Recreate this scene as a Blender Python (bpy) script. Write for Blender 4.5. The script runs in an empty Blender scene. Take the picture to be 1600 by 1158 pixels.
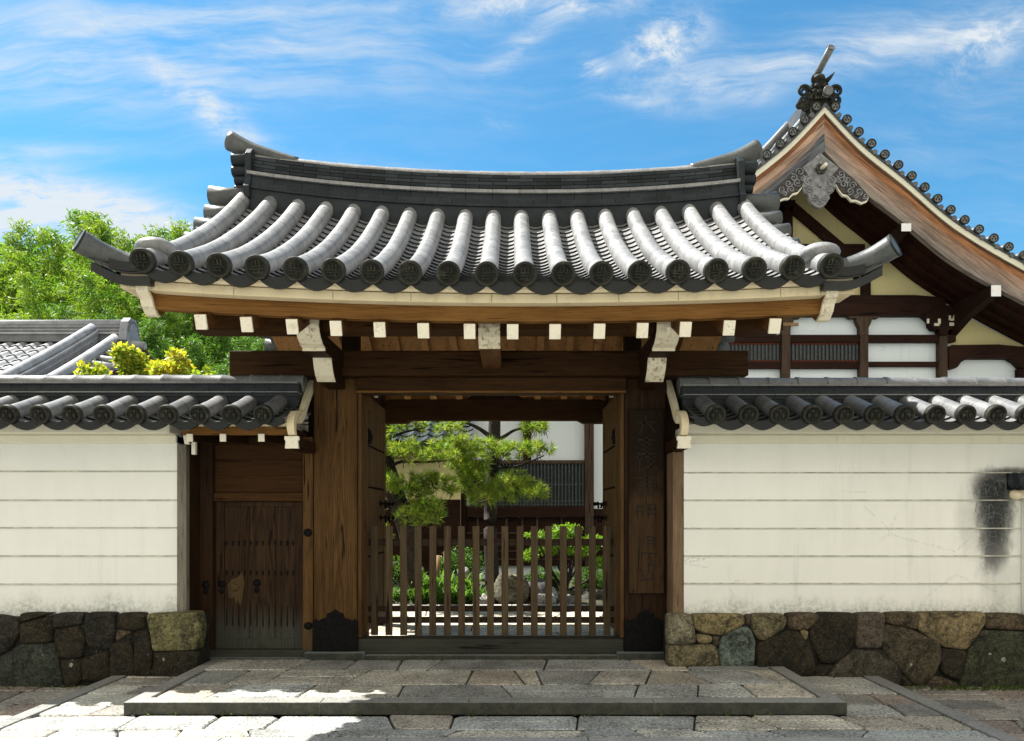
import bpy, bmesh, math, random
from mathutils import Vector, Matrix, noise as mnoise

scene = bpy.context.scene
COL = scene.collection
R = math.radians
rnd = random.Random(7)

# ------------------------------------------------------------------ camera, sun, sky, exposure
EYE = 1.63
F = 1200.0          # focal length in pixels of the 1600 px wide photograph
cam_d = bpy.data.cameras.new("Camera")
cam = bpy.data.objects.new("Camera", cam_d)
COL.objects.link(cam)
cam.location = (0, 0, EYE)
cam.rotation_euler = (R(90), 0, 0)
cam_d.sensor_width = 36.0
cam_d.lens = 27.0
cam_d.shift_y = 0.1394
cam_d.clip_start = 0.1
cam_d.clip_end = 2000.0
scene.camera = cam

SUN_DIR = Vector((-0.555, 0.265, 1.0)).normalized()   # towards the sun
sun_d = bpy.data.lights.new("Sun", 'SUN')
sun_d.energy = 4.6
sun_d.angle = R(0.53)
sun_d.color = (1.0, 0.955, 0.88)
sun = bpy.data.objects.new("Sun", sun_d)
COL.objects.link(sun)
sun.rotation_euler = SUN_DIR.to_track_quat('Z', 'Y').to_euler()
sun.location = (-6, 3, 14)

scene.view_settings.view_transform = 'Standard'
scene.view_settings.look = 'None'
scene.view_settings.exposure = 1.55
scene.view_settings.gamma = 1.0
try:
    scene.cycles.max_bounces = 8
    scene.cycles.diffuse_bounces = 5
    scene.cycles.glossy_bounces = 3
    scene.cycles.transmission_bounces = 4
    scene.cycles.transparent_max_bounces = 8
    scene.cycles.use_denoising = True
    scene.cycles.sample_clamp_indirect = 6.0
except Exception:
    pass


class NT:
    """small helper to wire shader nodes"""
    def __init__(self, tree):
        self.t = tree
        self.n = tree.nodes
        self.l = tree.links

    def node(self, typ, **kw):
        nd = self.n.new(typ)
        for k, v in kw.items():
            setattr(nd, k, v)
        return nd

    def put(self, sock, val):
        if val is None:
            return
        if isinstance(val, bpy.types.NodeSocket):
            self.l.new(val, sock)
        else:
            sock.default_value = val

    def math(self, op, a, b=None, c=None, clamp=False):
        nd = self.node('ShaderNodeMath', operation=op, use_clamp=clamp)
        self.put(nd.inputs[0], a)
        if b is not None:
            self.put(nd.inputs[1], b)
        if c is not None:
            self.put(nd.inputs[2], c)
        return nd.outputs[0]

    def mix(self, fac, a, b, mode='MIX'):
        nd = self.node('ShaderNodeMix', data_type='RGBA', blend_type=mode)
        nd.clamp_factor = True
        self.put(nd.inputs[0], fac)
        self.put(nd.inputs[6], a if isinstance(a, bpy.types.NodeSocket) else tuple(a)[:3] + (1,))
        self.put(nd.inputs[7], b if isinstance(b, bpy.types.NodeSocket) else tuple(b)[:3] + (1,))
        return nd.outputs[2]

    def noise(self, vec, scale, detail=4.0, rough=0.55, dist=0.0):
        nd = self.node('ShaderNodeTexNoise')
        self.put(nd.inputs['Vector'], vec)
        nd.inputs['Scale'].default_value = scale
        nd.inputs['Detail'].default_value = detail
        nd.inputs['Roughness'].default_value = rough
        nd.inputs['Distortion'].default_value = dist
        return nd.outputs[0]

    def voronoi(self, vec, scale, feature='F1'):
        nd = self.node('ShaderNodeTexVoronoi', feature=feature)
        self.put(nd.inputs['Vector'], vec)
        nd.inputs['Scale'].default_value = scale
        return nd

    def mapping(self, vec, scale=(1, 1, 1), loc=(0, 0, 0), rot=(0, 0, 0)):
        nd = self.node('ShaderNodeMapping')
        self.put(nd.inputs[0], vec)
        self.put(nd.inputs[1], loc)
        nd.inputs[2].default_value = rot
        nd.inputs[3].default_value = scale
        return nd.outputs[0]

    def ss(self, x, lo, hi, a=0.0, b=1.0):
        nd = self.node('ShaderNodeMapRange', interpolation_type='SMOOTHSTEP')
        self.put(nd.inputs[0], x)
        nd.inputs[1].default_value = lo
        nd.inputs[2].default_value = hi
        nd.inputs[3].default_value = a
        nd.inputs[4].default_value = b
        return nd.outputs[0]

    def sep(self, vec):
        nd = self.node('ShaderNodeSeparateXYZ')
        self.put(nd.inputs[0], vec)
        return nd.outputs

    def bump(self, h, strength=0.3, dist=0.01):
        nd = self.node('ShaderNodeBump')
        nd.inputs['Strength'].default_value = strength
        nd.inputs['Distance'].default_value = dist
        self.put(nd.inputs['Height'], h)
        return nd.outputs[0]


# ---- world: Nishita sky with procedural cirrus laid over it by direction
world = bpy.data.worlds.new("World")
scene.world = world
world.use_nodes = True
w = NT(world.node_tree)
for nd in list(w.n):
    w.n.remove(nd)
SKY_STRENGTH = 0.1
sky = w.node('ShaderNodeTexSky', sky_type='NISHITA')
sky.sun_disc = False
sky.sun_elevation = math.asin(SUN_DIR.z)
sky.sun_rotation = math.atan2(SUN_DIR.x, SUN_DIR.y)
sky.altitude = 100.0
sky.air_density = 1.0
sky.dust_density = 0.4
sky.ozone_density = 2.2
tc = w.node('ShaderNodeTexCoord')
gx, gy, gz = w.sep(tc.outputs['Generated'])[:3]
den = w.math('MAXIMUM', w.math('ABSOLUTE', gy), 0.12)
cu = w.math('DIVIDE', gx, den)
cv = w.math('DIVIDE', gz, den)
comb = w.node('ShaderNodeCombineXYZ')
w.put(comb.inputs[0], cu)
w.put(comb.inputs[1], cv)
uv = comb.outputs[0]
warp = w.noise(uv, 3.0, 3.0)
wv = w.node('ShaderNodeVectorMath', operation='ADD')
w.put(wv.inputs[0], uv)
wc = w.node('ShaderNodeCombineXYZ')
w.put(wc.inputs[0], w.math('MULTIPLY_ADD', warp, 0.22, -0.11))
w.put(wc.inputs[1], w.math('MULTIPLY_ADD', warp, 0.12, -0.06))
w.put(wv.inputs[1], wc.outputs[0])
uvw = wv.outputs[0]
streak = w.noise(w.mapping(uvw, (2.0, 13.0, 1), rot=(0, 0, R(-4))), 2.2, 11.0, 0.66, 0.0)
tuft = w.noise(w.mapping(uvw, (5.0, 8.0, 1), rot=(0, 0, R(18))), 3.6, 12.0, 0.70, 0.15)
# px centre, half sizes in px, tilt in degrees, strength, tuft share
CLOUDS = [
    (250, 60, 480, 80, -3, 0.62, 0.12), (80, 130, 300, 50, -8, 0.30, 0.1), (560, 10, 260, 16, 3, 0.25, 0.2),
    (312, 160, 80, 26, -33, 0.85, 0.6), (380, 215, 70, 18, -25, 0.35, 0.5), (20, 240, 160, 16, 2, 0.40, 0.2),
    (40, 310, 210, 46, -15, 1.15, 0.25), (210, 345, 190, 40, -14, 1.0, 0.3), (20, 360, 120, 30, 0, 0.8, 0.3), (300, 385, 160, 30, -10, 0.7, 0.3),
    (860, 6, 150, 22, 3, 1.0, 0.6), (815, 70, 75, 20, 36, 0.55, 0.5), (1040, 66, 64, 34, 22, 1.15, 0.85),
    (925, 105, 22, 18, 10, 0.95, 0.9), (1075, 132, 80, 26, -5, 0.42, 0.7), (1185, 150, 34, 14, 0, 0.30, 0.8), (1010, 160, 80, 14, -12, 0.38, 0.7),
    (1250, 90, 260, 42, 12, 0.50, 0.1), (1480, 48, 260, 30, 14, 0.42, 0.15), (1545, 65, 90, 38, 24, 0.75, 0.8),
    (786, 193, 26, 12, -20, 0.28, 0.7), (590, 262, 120, 14, -8, 0.18, 0.3), (1500, 170, 200, 60, 25, 0.18, 0.2),
    (2300, 200, 500, 120, 10, 0.7, 0.4), (-700, 200, 400, 100, -8, 0.8, 0.4),
]
total = None
for (px, py, a, b, ang, s, tf) in CLOUDS:
    du = w.math('SUBTRACT', cu, (px - 800) / F)
    dv = w.math('SUBTRACT', cv, (802 - py) / F)
    ca, sa = math.cos(R(ang)), math.sin(R(ang))
    p = w.math('MULTIPLY', w.math('ADD', w.math('MULTIPLY', du, ca), w.math('MULTIPLY', dv, sa)), F / a)
    q = w.math('MULTIPLY', w.math('SUBTRACT', w.math('MULTIPLY', dv, ca), w.math('MULTIPLY', du, sa)), F / b)
    d2 = w.math('ADD', w.math('MULTIPLY', p, p), w.math('MULTIPLY', q, q))
    g = w.math('POWER', 2.718, w.math('MULTIPLY', d2, -1.1))
    tex = w.math('ADD', w.math('MULTIPLY', w.ss(tuft, 0.36, 0.68), tf), w.math('MULTIPLY', w.ss(streak, 0.30, 0.72), 1 - tf))
    m = w.math('MULTIPLY', w.math('MULTIPLY', g, s), tex)
    total = m if total is None else w.math('ADD', total, m)
front = w.ss(gy, 0.02, 0.12)
veil = w.math('MULTIPLY', w.ss(streak, 0.42, 0.85), 0.07)
cloud = w.math('MULTIPLY', w.math('ADD', total, veil), front)
cloud = w.math('MINIMUM', w.math('MULTIPLY', cloud, 1.35), 0.95)
skyc = w.mix(1.0, sky.outputs[0], (0.27, 0.595, 0.66), 'MULTIPLY')
skymix = w.mix(cloud, skyc, (2.75, 2.95, 3.10))
# unseen cloud bank added behind the viewer, a warm fill for the shaded front
bank = w.noise(tc.outputs['Generated'], 2.4, 6.0, 0.6, 0.4)
rear = w.math('MULTIPLY', w.ss(gy, 0.05, -0.30), w.ss(gz, -0.02, 0.10))
rear = w.math('MULTIPLY', rear, w.ss(bank, 0.25, 0.52))
skymix = w.mix(rear, skymix, (4.9, 4.45, 3.7))
bg = w.node('ShaderNodeBackground')
w.put(bg.inputs[0], skymix)
bg.inputs[1].default_value = SKY_STRENGTH
out = w.node('ShaderNodeOutputWorld')
w.put(out.inputs[0], bg.outputs[0])


def P(px, py, d):
    """a point of the photograph taken to depth d (metres from the camera)"""
    return Vector(((px - 800) / F * d, d, EYE + (802 - py) / F * d))


def PX(px, d):
    return (px - 800) / F * d


def PZ(py, d):
    return EYE + (802 - py) / F * d


# ------------------------------------------------------------------ materials
def base_mat(name, rough=0.6, spec=0.3):
    m = bpy.data.materials.new(name)
    m.use_nodes = True
    t = NT(m.node_tree)
    b = t.n['Principled BSDF']
    b.inputs['Roughness'].default_value = rough
    b.inputs['Specular IOR Level'].default_value = spec
    tcn = t.node('ShaderNodeTexCoord')
    oi = t.node('ShaderNodeObjectInfo')
    t.gen = tcn.outputs['Generated']
    return m, t, b, tcn.outputs['Object'], oi.outputs['Random']


def shifted(t, vec, rand, k=7.0):
    nd = t.node('ShaderNodeVectorMath', operation='ADD')
    t.put(nd.inputs[0], vec)
    c = t.node('ShaderNodeCombineXYZ')
    for i, f in enumerate((1.0, 0.37, 0.71)):
        t.put(c.inputs[i], t.math('MULTIPLY', rand, k * f))
    t.put(nd.inputs[1], c.outputs[0])
    return nd.outputs[0]


def wood(name, light, dark, axis='z', rough=0.62, weather=None, dark_top=None, rings=0.8, fine=46.0, spec=0.07):
    """plank wood: stretched grain along an axis, cathedral rings, drying cracks"""
    m, t, b, co, rn = base_mat(name, rough, spec)
    co = shifted(t, co, rn)
    s = {'x': (0.05, 1, 1), 'y': (1, 0.05, 1), 'z': (1, 1, 0.05)}[axis]
    v = t.mapping(co, s)
    big = t.noise(t.mapping(co, tuple(0.3 + 0.7 * q for q in s)), 3.0, 4.0)
    fin = t.noise(v, fine, 6.0, 0.72, 1.2)
    wv = t.node('ShaderNodeTexWave', wave_type='RINGS', rings_direction={'x': 'X', 'y': 'Y', 'z': 'Z'}[axis])
    t.put(wv.inputs['Vector'], t.mapping(co, tuple(0.06 if q < 0.5 else 1 for q in s), loc=(0.33, 0.21, 0.13)))
    wv.inputs['Scale'].default_value = 3.4
    wv.inputs['Distortion'].default_value = 11.0
    wv.inputs['Detail'].default_value = 2.0
    wv.inputs['Detail Scale'].default_value = 1.2
    # cathedral figure: growth rings cut lengthwise, closing in arches along the board
    gx_, gy_, gz_ = t.sep(t.gen)[:3]
    ox_, oy_, oz_ = t.sep(co)[:3]
    cross, along = {'x': (gz_, ox_), 'y': (gz_, oy_), 'z': (gx_, oz_)}[axis]
    cr = t.math('SUBTRACT', cross, t.math('MULTIPLY_ADD', rn, 0.3, 0.35))
    wob = t.noise(t.mapping(co, tuple(0.25 if q < 0.5 else 1 for q in s)), 5.0, 3.0, 0.5)
    ring = t.math('ADD', t.math('MULTIPLY', t.math('MULTIPLY', cr, cr), 52.0), t.math('ADD', t.math('MULTIPLY', along, 1.6), t.math('MULTIPLY', wob, 3.2)))
    ring = t.math('FRACT', ring)
    late = t.math('MULTIPLY', t.ss(ring, 0.35, 0.95), t.ss(ring, 0.97, 1.0, 1.0, 0.0))
    fin = t.math('SUBTRACT', fin, t.math('MULTIPLY', late, 0.115 * rings))
    f = t.math('ADD', t.math('MULTIPLY', fin, 0.85), t.math('MULTIPLY', wv.outputs[0], 0.06 * rings))
    f = t.math('ADD', f, t.math('MULTIPLY', big, 0.50))
    f = t.ss(f, 0.40, 0.92)
    col = t.mix(f, dark, light)
    crack = t.ss(t.noise(v, fine * 0.7, 3.0, 0.5, 0.2), 0.30, 0.37)
    col = t.mix(crack, tuple(c * 0.35 for c in dark), col)
    if weather:
        wcol, z0, z1 = weather
        z = t.sep(t.node('ShaderNodeNewGeometry').outputs['Position'])[2]
        zz = t.math('ADD', z, t.math('MULTIPLY_ADD', t.noise(v, 12.0, 4.0), 0.5, -0.25))
        k = t.ss(zz, z0, z1, 1.0, 0.0)
        col = t.mix(t.math('MULTIPLY', k, t.math('MULTIPLY_ADD', fin, 0.9, 0.25)), col, wcol)
    if dark_top:
        # darkened upper part and blotches of this board
        px_, py_, pz_ = t.sep(t.node('ShaderNodeNewGeometry').outputs['Position'])[:3]
        nn = t.noise(co, 3.0, 6.0, 0.7)
        k = t.ss(t.math('ADD', pz_, t.math('MULTIPLY_ADD', nn, 1.6, -0.8)), 1.45, 2.25)
        col = t.mix(t.math('MULTIPLY', k, 0.88), col, dark_top)
        k2 = t.ss(t.noise(co, 5.5, 5.0, 0.7), 0.52, 0.70)
        col = t.mix(t.math('MULTIPLY', k2, 0.65), col, dark_top)
    col = t.mix(t.math('MULTIPLY', rn, 0.28), col, tuple(c * 0.55 for c in dark))
    t.put(b.inputs['Base Color'], col)
    t.put(b.inputs['Normal'], t.bump(t.math('ADD', f, t.math('MULTIPLY', crack, 0.6)), 0.45, 0.004))
    return m


def painted(name, col, dirt, amount=0.5, rough=0.7, scale=9.0):
    """chalk-white paint on wood end grain, flaking and stained"""
    m, t, b, co, rn = base_mat(name, rough, 0.2)
    co = shifted(t, co, rn)
    n1 = t.noise(co, scale, 7.0, 0.68, 0.8)
    n2 = t.noise(t.mapping(co, (1, 1, 0.18)), scale * 3.0, 5.0, 0.6)
    k = t.ss(t.math('ADD', t.math('MULTIPLY', n1, 0.7), t.math('MULTIPLY', n2, 0.3)), 0.50, 0.66)
    k = t.math('MULTIPLY', k, t.math('MULTIPLY_ADD', rn, 1.1, 0.45), clamp=True)
    c = t.mix(t.math('MULTIPLY', k, amount), col, dirt)
    c = t.mix(t.math('MULTIPLY', t.ss(t.noise(co, 38.0, 5.0, 0.75), 0.60, 0.66), t.math('MULTIPLY', rn, 0.8)), c, tuple(q * 0.4 for q in dirt))
    c = t.mix(t.math('MULTIPLY', t.noise(co, 60.0, 2.0), 0.22), c, dirt)
    t.put(b.inputs['Base Color'], c)
    t.put(b.inputs['Normal'], t.bump(n1, 0.25, 0.004))
    return m


def tile_mat(name, col, rough=0.42, var=0.35, moss=0.0, spec=0.28):
    m, t, b, co, rn = base_mat(name, rough, spec)
    co = shifted(t, co, rn, 11.0)
    n1 = t.noise(co, 5.0, 6.0, 0.62)
    n2 = t.noise(co, 34.0, 4.0, 0.6)
    f = t.math('ADD', t.math('MULTIPLY', n1, 0.6), t.math('MULTIPLY', n2, 0.4))
    f = t.ss(f, 0.30, 0.70)
    c = t.mix(f, tuple(x * (1 - var) for x in col), tuple(x * (1 + var * 0.7) for x in col))
    if moss:
        c = t.mix(t.math('MULTIPLY', t.ss(t.noise(co, 12.0, 6.0, 0.7), 0.52, 0.66), moss), c, (0.10, 0.10, 0.065))
    at = t.node('ShaderNodeAttribute')
    at.attribute_name = 'tint'
    c = t.mix(1.0, c, at.outputs['Color'], 'MULTIPLY')
    t.put(b.inputs['Base Color'], c)
    t.put(b.inputs['Roughness'], t.math('MULTIPLY_ADD', n2, 0.3, rough - 0.12))
    t.put(b.inputs['Normal'], t.bump(f, 0.22, 0.004))
    return m


def plaster(name, col, dirt=(0.30, 0.31, 0.27), base_dirt=None, blotch=0.25, stain=None):
    m, t, b, co, rn = base_mat(name, 0.85, 0.1)
    n1 = t.noise(co, 1.3, 6.0, 0.6)
    n2 = t.noise(t.mapping(co, (1, 1, 0.25)), 6.0, 6.0, 0.65)
    f = t.math('MULTIPLY', t.ss(t.math('ADD', t.math('MULTIPLY', n1, 0.55), t.math('MULTIPLY', n2, 0.45)), 0.40, 0.75), blotch)
    c = t.mix(f, col, tuple(x * 0.72 for x in col))
    pos = t.node('ShaderNodeNewGeometry').outputs['Position']
    x, y, z = t.sep(pos)[:3]
    # faint rain streaks and a few hairline cracks
    rs_ = t.ss(t.noise(t.mapping(pos, (1, 1, 0.06)), 13.0, 5.0, 0.7), 0.50, 0.80)
    rs2 = t.ss(t.noise(t.mapping(pos, loc=(5, 2, 9)), 0.9, 3.0, 0.6), 0.40, 0.62)
    c = t.mix(t.math('MULTIPLY', t.math('MULTIPLY', rs_, rs2), 0.34), c, tuple(x * 0.55 for x in col))
    vo = t.voronoi(t.mapping(pos, (1, 1, 1.3)), 1.5, 'DISTANCE_TO_EDGE')
    ve = t.math('ADD', vo.outputs['Distance'], t.math('MULTIPLY_ADD', t.noise(pos, 6.0, 6.0, 0.7), 0.16, -0.08))
    ck = t.ss(t.math('ABSOLUTE', ve), 0.0, 0.006, 1.0, 0.0)
    ck = t.math('MULTIPLY', ck, t.ss(t.noise(t.mapping(pos, loc=(1, 7, 3)), 0.8, 2.0), 0.52, 0.62))
    c = t.mix(t.math('MULTIPLY', ck, 0.45), c, tuple(x * 0.35 for x in col))
    if base_dirt:
        z0, z1, left_bias = base_dirt
        nn = t.noise(t.mapping(pos, (1, 1, 0.35)), 5.0, 8.0, 0.72)
        sp = t.noise(pos, 24.0, 6.0, 0.75)
        zz = t.math('ADD', z, t.math('MULTIPLY_ADD', nn, -0.55, 0.27))
        k = t.ss(zz, z0, z1, 1.0, 0.0)
        k = t.math('MULTIPLY', k, t.ss(sp, 0.30, 0.66))
        c = t.mix(t.math('MULTIPLY', k, 0.80), c, dirt)
    if stain:
        for (sx, sz, ax, az, s, drop) in stain:
            nn = t.noise(t.mapping(pos, (1, 1, 0.45)), 7.0, 8.0, 0.75)
            sp = t.noise(pos, 48.0, 5.0, 0.75)
            wob = t.math('MULTIPLY_ADD', nn, 1.9, -0.95)
            p = t.math('ADD', t.math('MULTIPLY', t.math('SUBTRACT', x, sx), 1.0 / ax), t.math('MULTIPLY', wob, 0.8))
            q = t.math('ADD', t.math('MULTIPLY', t.math('SUBTRACT', z, sz), 1.0 / az), t.math('MULTIPLY', wob, 0.7))
            d2 = t.math('ADD', t.math('MULTIPLY', p, p), t.math('MULTIPLY', q, q))
            k = t.ss(d2, 0.05, 2.1, 1.0, 0.0)
            k = t.math('MULTIPLY', t.math('MULTIPLY', k, s), t.math('MULTIPLY_ADD', t.ss(sp, 0.30, 0.62), 0.16, 0.86), clamp=True)
            c = t.mix(k, c, (0.032, 0.035, 0.037))
    t.put(b.inputs['Base Color'], c)
    t.put(b.inputs['Normal'], t.bump(t.math('ADD', n2, t.math('MULTIPLY', t.noise(co, 40.0, 4.0), 0.35)), 0.22, 0.006))
    return m


def granite(name, rough=0.75, speck=1.0):
    m, t, b, co, rn = base_mat(name, rough, 0.3)
    at = t.node('ShaderNodeAttribute')
    at.attribute_name = 'tint'
    n0 = t.noise(co, 2.3, 5.0, 0.6)
    n1 = t.noise(co, 42.0, 3.0, 0.8)
    f = t.math('ADD', t.math('MULTIPLY', t.ss(n1, 0.34, 0.66), 0.65), t.math('MULTIPLY', t.ss(n0, 0.30, 0.70), 0.42))
    f = t.math('MULTIPLY_ADD', f, 1.15 * speck, 0.95 - 0.75 * speck)
    c = t.mix(1.0, at.outputs['Color'], t.mix(0.0, (1, 1, 1), (1, 1, 1)), 'MULTIPLY')
    vm = t.node('ShaderNodeVectorMath', operation='SCALE')
    t.put(vm.inputs[0], c)
    t.put(vm.inputs[3], f)
    c = vm.outputs[0]
    dk = t.ss(t.noise(co, 44.0, 3.0, 0.7), 0.54, 0.62)
    c = t.mix(t.math('MULTIPLY', dk, 0.75 * speck), c, (0.03, 0.03, 0.032))
    ms = t.ss(t.noise(co, 3.1, 8.0, 0.72), 0.56, 0.74)
    c = t.mix(t.math('MULTIPLY', ms, 0.55), c, (0.10, 0.105, 0.085))
    # algae and grime on upright faces
    ny = t.sep(t.node('ShaderNodeNewGeometry').outputs['True Normal'])[1]
    fr = t.ss(t.math('MULTIPLY', ny, -1.0), 0.75, 0.95)
    alg = t.mix(t.ss(t.noise(co, 9.0, 7.0, 0.75), 0.42, 0.62), (0.009, 0.010, 0.006), (0.036, 0.034, 0.017))
    c = t.mix(t.math('MULTIPLY', fr, 0.88), c, alg)
    t.put(b.inputs['Base Color'], c)
    h = t.math('ADD', t.math('MULTIPLY', n1, 0.6), t.math('MULTIPLY', t.noise(co, 17.0, 5.0, 0.7), 0.7))
    t.put(b.inputs['Normal'], t.bump(h, 0.55, 0.008))
    return m


def fieldstone(name):
    m, t, b, co, rn = base_mat(name, 0.85, 0.15)
    at = t.node('ShaderNodeAttribute')
    at.attribute_name = 'tint'
    n0 = t.noise(co, 3.2, 8.0, 0.7, 0.6)
    n1 = t.noise(co, 22.0, 7.0, 0.72)
    f = t.math('ADD', t.math('MULTIPLY', t.ss(n0, 0.32, 0.68), 0.8), t.math('MULTIPLY', t.ss(n1, 0.35, 0.65), 0.65))
    vm = t.node('ShaderNodeVectorMath', operation='SCALE')
    t.put(vm.inputs[0], at.outputs['Color'])
    t.put(vm.inputs[3], t.math('MULTIPLY_ADD', f, 1.0, 0.25))
    c = vm.outputs[0]
    dark = t.ss(t.noise(co, 5.5, 9.0, 0.78, 1.2), 0.49, 0.60)
    c = t.mix(t.math('MULTIPLY', dark, 0.72), c, (0.012, 0.013, 0.012))
    moss = t.ss(t.noise(t.mapping(co, loc=(3, 1, 5)), 3.0, 7.0, 0.7), 0.58, 0.72)
    c = t.mix(t.math('MULTIPLY', moss, 0.55), c, (0.045, 0.06, 0.018))
    v = t.voronoi(co, 10.0)
    lm = t.ss(t.noise(co, 2.2, 2.0), 0.55, 0.66)
    spot = t.math('MULTIPLY', t.ss(t.math('ADD', v.outputs['Distance'], t.math('ADD', t.math('MULTIPLY_ADD', n1, 0.5, -0.25), t.math('MULTIPLY_ADD', t.noise(co, 7.0, 1.0), 0.9, -0.36))), 0.10, 0.15, 1.0, 0.0), lm)
    c = t.mix(t.math('MULTIPLY', spot, 0.8), c, (0.36, 0.38, 0.30))
    v2 = t.voronoi(co, 45.0)
    c = t.mix(t.math('MULTIPLY', t.ss(v2.outputs['Distance'], 0.12, 0.2, 1.0, 0.0), 0.28), c, (0.30, 0.31, 0.26))
    hi = t.node('ShaderNodeVectorMath', operation='SCALE')
    t.put(hi.inputs[0], c)
    t.put(hi.inputs[3], t.math('MULTIPLY_ADD', t.ss(t.noise(co, 48.0, 5.0, 0.8), 0.30, 0.70), 1.1, 0.45))
    c = hi.outputs[0]
    t.put(b.inputs['Base Color'], c)
    t.put(b.inputs['Normal'], t.bump(t.math('ADD', n0, t.math('ADD', t.math('MULTIPLY', n1, 0.6), t.math('MULTIPLY', t.noise(co, 60.0, 4.0, 0.7), 0.35))), 0.9, 0.02))
    return m


def leaf(name, trans=0.5, rough=0.5):
    m = bpy.data.materials.new(name)
    m.use_nodes = True
    t = NT(m.node_tree)
    for nd in list(t.n):
        t.n.remove(nd)
    at = t.node('ShaderNodeAttribute')
    at.attribute_name = 'tint'
    d = t.node('ShaderNodeBsdfPrincipled')
    d.inputs['Roughness'].default_value = rough
    d.inputs['Specular IOR Level'].default_value = 0.35
    t.put(d.inputs['Base Color'], at.outputs['Color'])
    tr = t.node('ShaderNodeBsdfTranslucent')
    t.put(tr.inputs[0], t.mix(1.0, at.outputs['Color'], (1.5, 1.45, 0.55), 'MULTIPLY'))
    mx = t.node('ShaderNodeMixShader')
    mx.inputs[0].default_value = trans
    t.put(mx.inputs[1], d.outputs[0])
    t.put(mx.inputs[2], tr.outputs[0])
    o = t.node('ShaderNodeOutputMaterial')
    t.put(o.inputs[0], mx.outputs[0])
    return m


def plain(name, col, rough=0.5, metal=0.0, var=0.3, scale=20.0, bump=0.15):
    m, t, b, co, rn = base_mat(name, rough, 0.35)
    n = t.noise(co, scale, 5.0, 0.6)
    t.put(b.inputs['Base Color'], t.mix(t.ss(n, 0.3, 0.7), tuple(c * (1 - var) for c in col), tuple(c * (1 + var) for c in col)))
    b.inputs['Metallic'].default_value = metal
    t.put(b.inputs['Normal'], t.bump(n, bump, 0.004))
    return m


M = {}
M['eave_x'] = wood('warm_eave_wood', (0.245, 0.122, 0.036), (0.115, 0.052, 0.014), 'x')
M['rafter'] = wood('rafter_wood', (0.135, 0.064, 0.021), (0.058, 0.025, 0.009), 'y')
M['rafter_rear'] = wood('bounce_lit_rafter_wood', (0.36, 0.20, 0.085), (0.19, 0.095, 0.036), 'y')  # lighter copy of the rafter wood, courtyard bounce put into the colour
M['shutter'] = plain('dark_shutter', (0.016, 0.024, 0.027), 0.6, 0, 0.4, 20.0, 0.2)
M['eave_rear'] = wood('bounce_lit_eave_wood', (0.42, 0.235, 0.095), (0.24, 0.12, 0.045), 'x')  # lighter copy of the eave wood, courtyard bounce put into the colour
M['beam_x'] = wood('dark_beam_wood', (0.058, 0.027, 0.010), (0.020, 0.009, 0.0035), 'x', rings=0.8)
M['dark_y'] = wood('dark_side_wood', (0.042, 0.020, 0.009), (0.014, 0.007, 0.003), 'y')
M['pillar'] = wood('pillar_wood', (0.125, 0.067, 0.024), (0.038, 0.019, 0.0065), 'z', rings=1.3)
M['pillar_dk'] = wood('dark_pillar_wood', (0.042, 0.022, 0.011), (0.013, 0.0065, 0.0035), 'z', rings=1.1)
M['door'] = wood('side_door_wood', (0.055, 0.031, 0.016), (0.014, 0.0075, 0.004), 'z', rings=1.4, weather=((0.070, 0.080, 0.068), 0.30, 0.70))
M['panel_x'] = wood('side_panel_wood', (0.068, 0.032, 0.011), (0.026, 0.011, 0.004), 'x', rings=0.7)
M['post_gray'] = wood('grey_post_wood', (0.26, 0.235, 0.195), (0.10, 0.088, 0.070), 'z')
M['post_brown'] = wood('brown_post_wood', (0.24, 0.165, 0.105), (0.10, 0.062, 0.036), 'z')
M['leaf_wood'] = wood('door_leaf_wood', (0.135, 0.075, 0.030), (0.052, 0.026, 0.010), 'z')
M['picket'] = wood('picket_wood', (0.128, 0.093, 0.054), (0.052, 0.036, 0.021), 'z')
M['picket_x'] = wood('picket_rail_wood', (0.050, 0.033, 0.022), (0.022, 0.014, 0.010), 'x')
M['sill'] = wood('worn_sill_wood', (0.060, 0.060, 0.048), (0.025, 0.025, 0.022), 'x')
M['sign'] = wood('sign_board_wood', (0.085, 0.050, 0.023), (0.028, 0.015, 0.007), 'z', rings=1.2, dark_top=(0.009, 0.006, 0.004))
M['hall_wood'] = wood('hall_dark_wood', (0.034, 0.016, 0.011), (0.012, 0.006, 0.0045), 'z')
M['hall_wood_x'] = wood('hall_rail_wood', (0.042, 0.019, 0.013), (0.014, 0.007, 0.005), 'x')
M['hall_post'] = wood('hall_post_wood', (0.115, 0.078, 0.058), (0.040, 0.026, 0.019), 'z')
M['soffit'] = wood('soffit_wood', (0.040, 0.014, 0.009), (0.014, 0.006, 0.0045), 'y')
M['gegyo'] = plain('weathered_carved_wood', (0.19, 0.195, 0.205), 0.75, 0.0, 0.35, 12.0, 0.4)
M['bead'] = plain('shade_grey_bead', (0.47, 0.47, 0.40), 0.9, 0, 0.3, 9.0, 0.2)  # greyer than the wall, the bands' shadow lines put into the colour
M['carve_dark'] = plain('dark_carved_wood', (0.045, 0.040, 0.040), 0.75, 0.0, 0.5, 30.0, 0.5)
M['red_wood'] = wood('dark_red_gable_wood', (0.13, 0.035, 0.022), (0.05, 0.016, 0.012), 'z')
M['paint'] = painted('white_end_paint', (0.80, 0.76, 0.64), (0.30, 0.23, 0.13), 0.35)
M['paint_old'] = painted('stained_end_paint', (0.74, 0.69, 0.54), (0.16, 0.10, 0.045), 0.85, scale=13.0)
M['paint_board'] = painted('pale_board_paint', (0.72, 0.63, 0.43), (0.42, 0.31, 0.16), 0.45, scale=6.0)
M['cream'] = plaster('cream_eave_plaster', (0.72, 0.635, 0.45), blotch=0.35)
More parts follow.
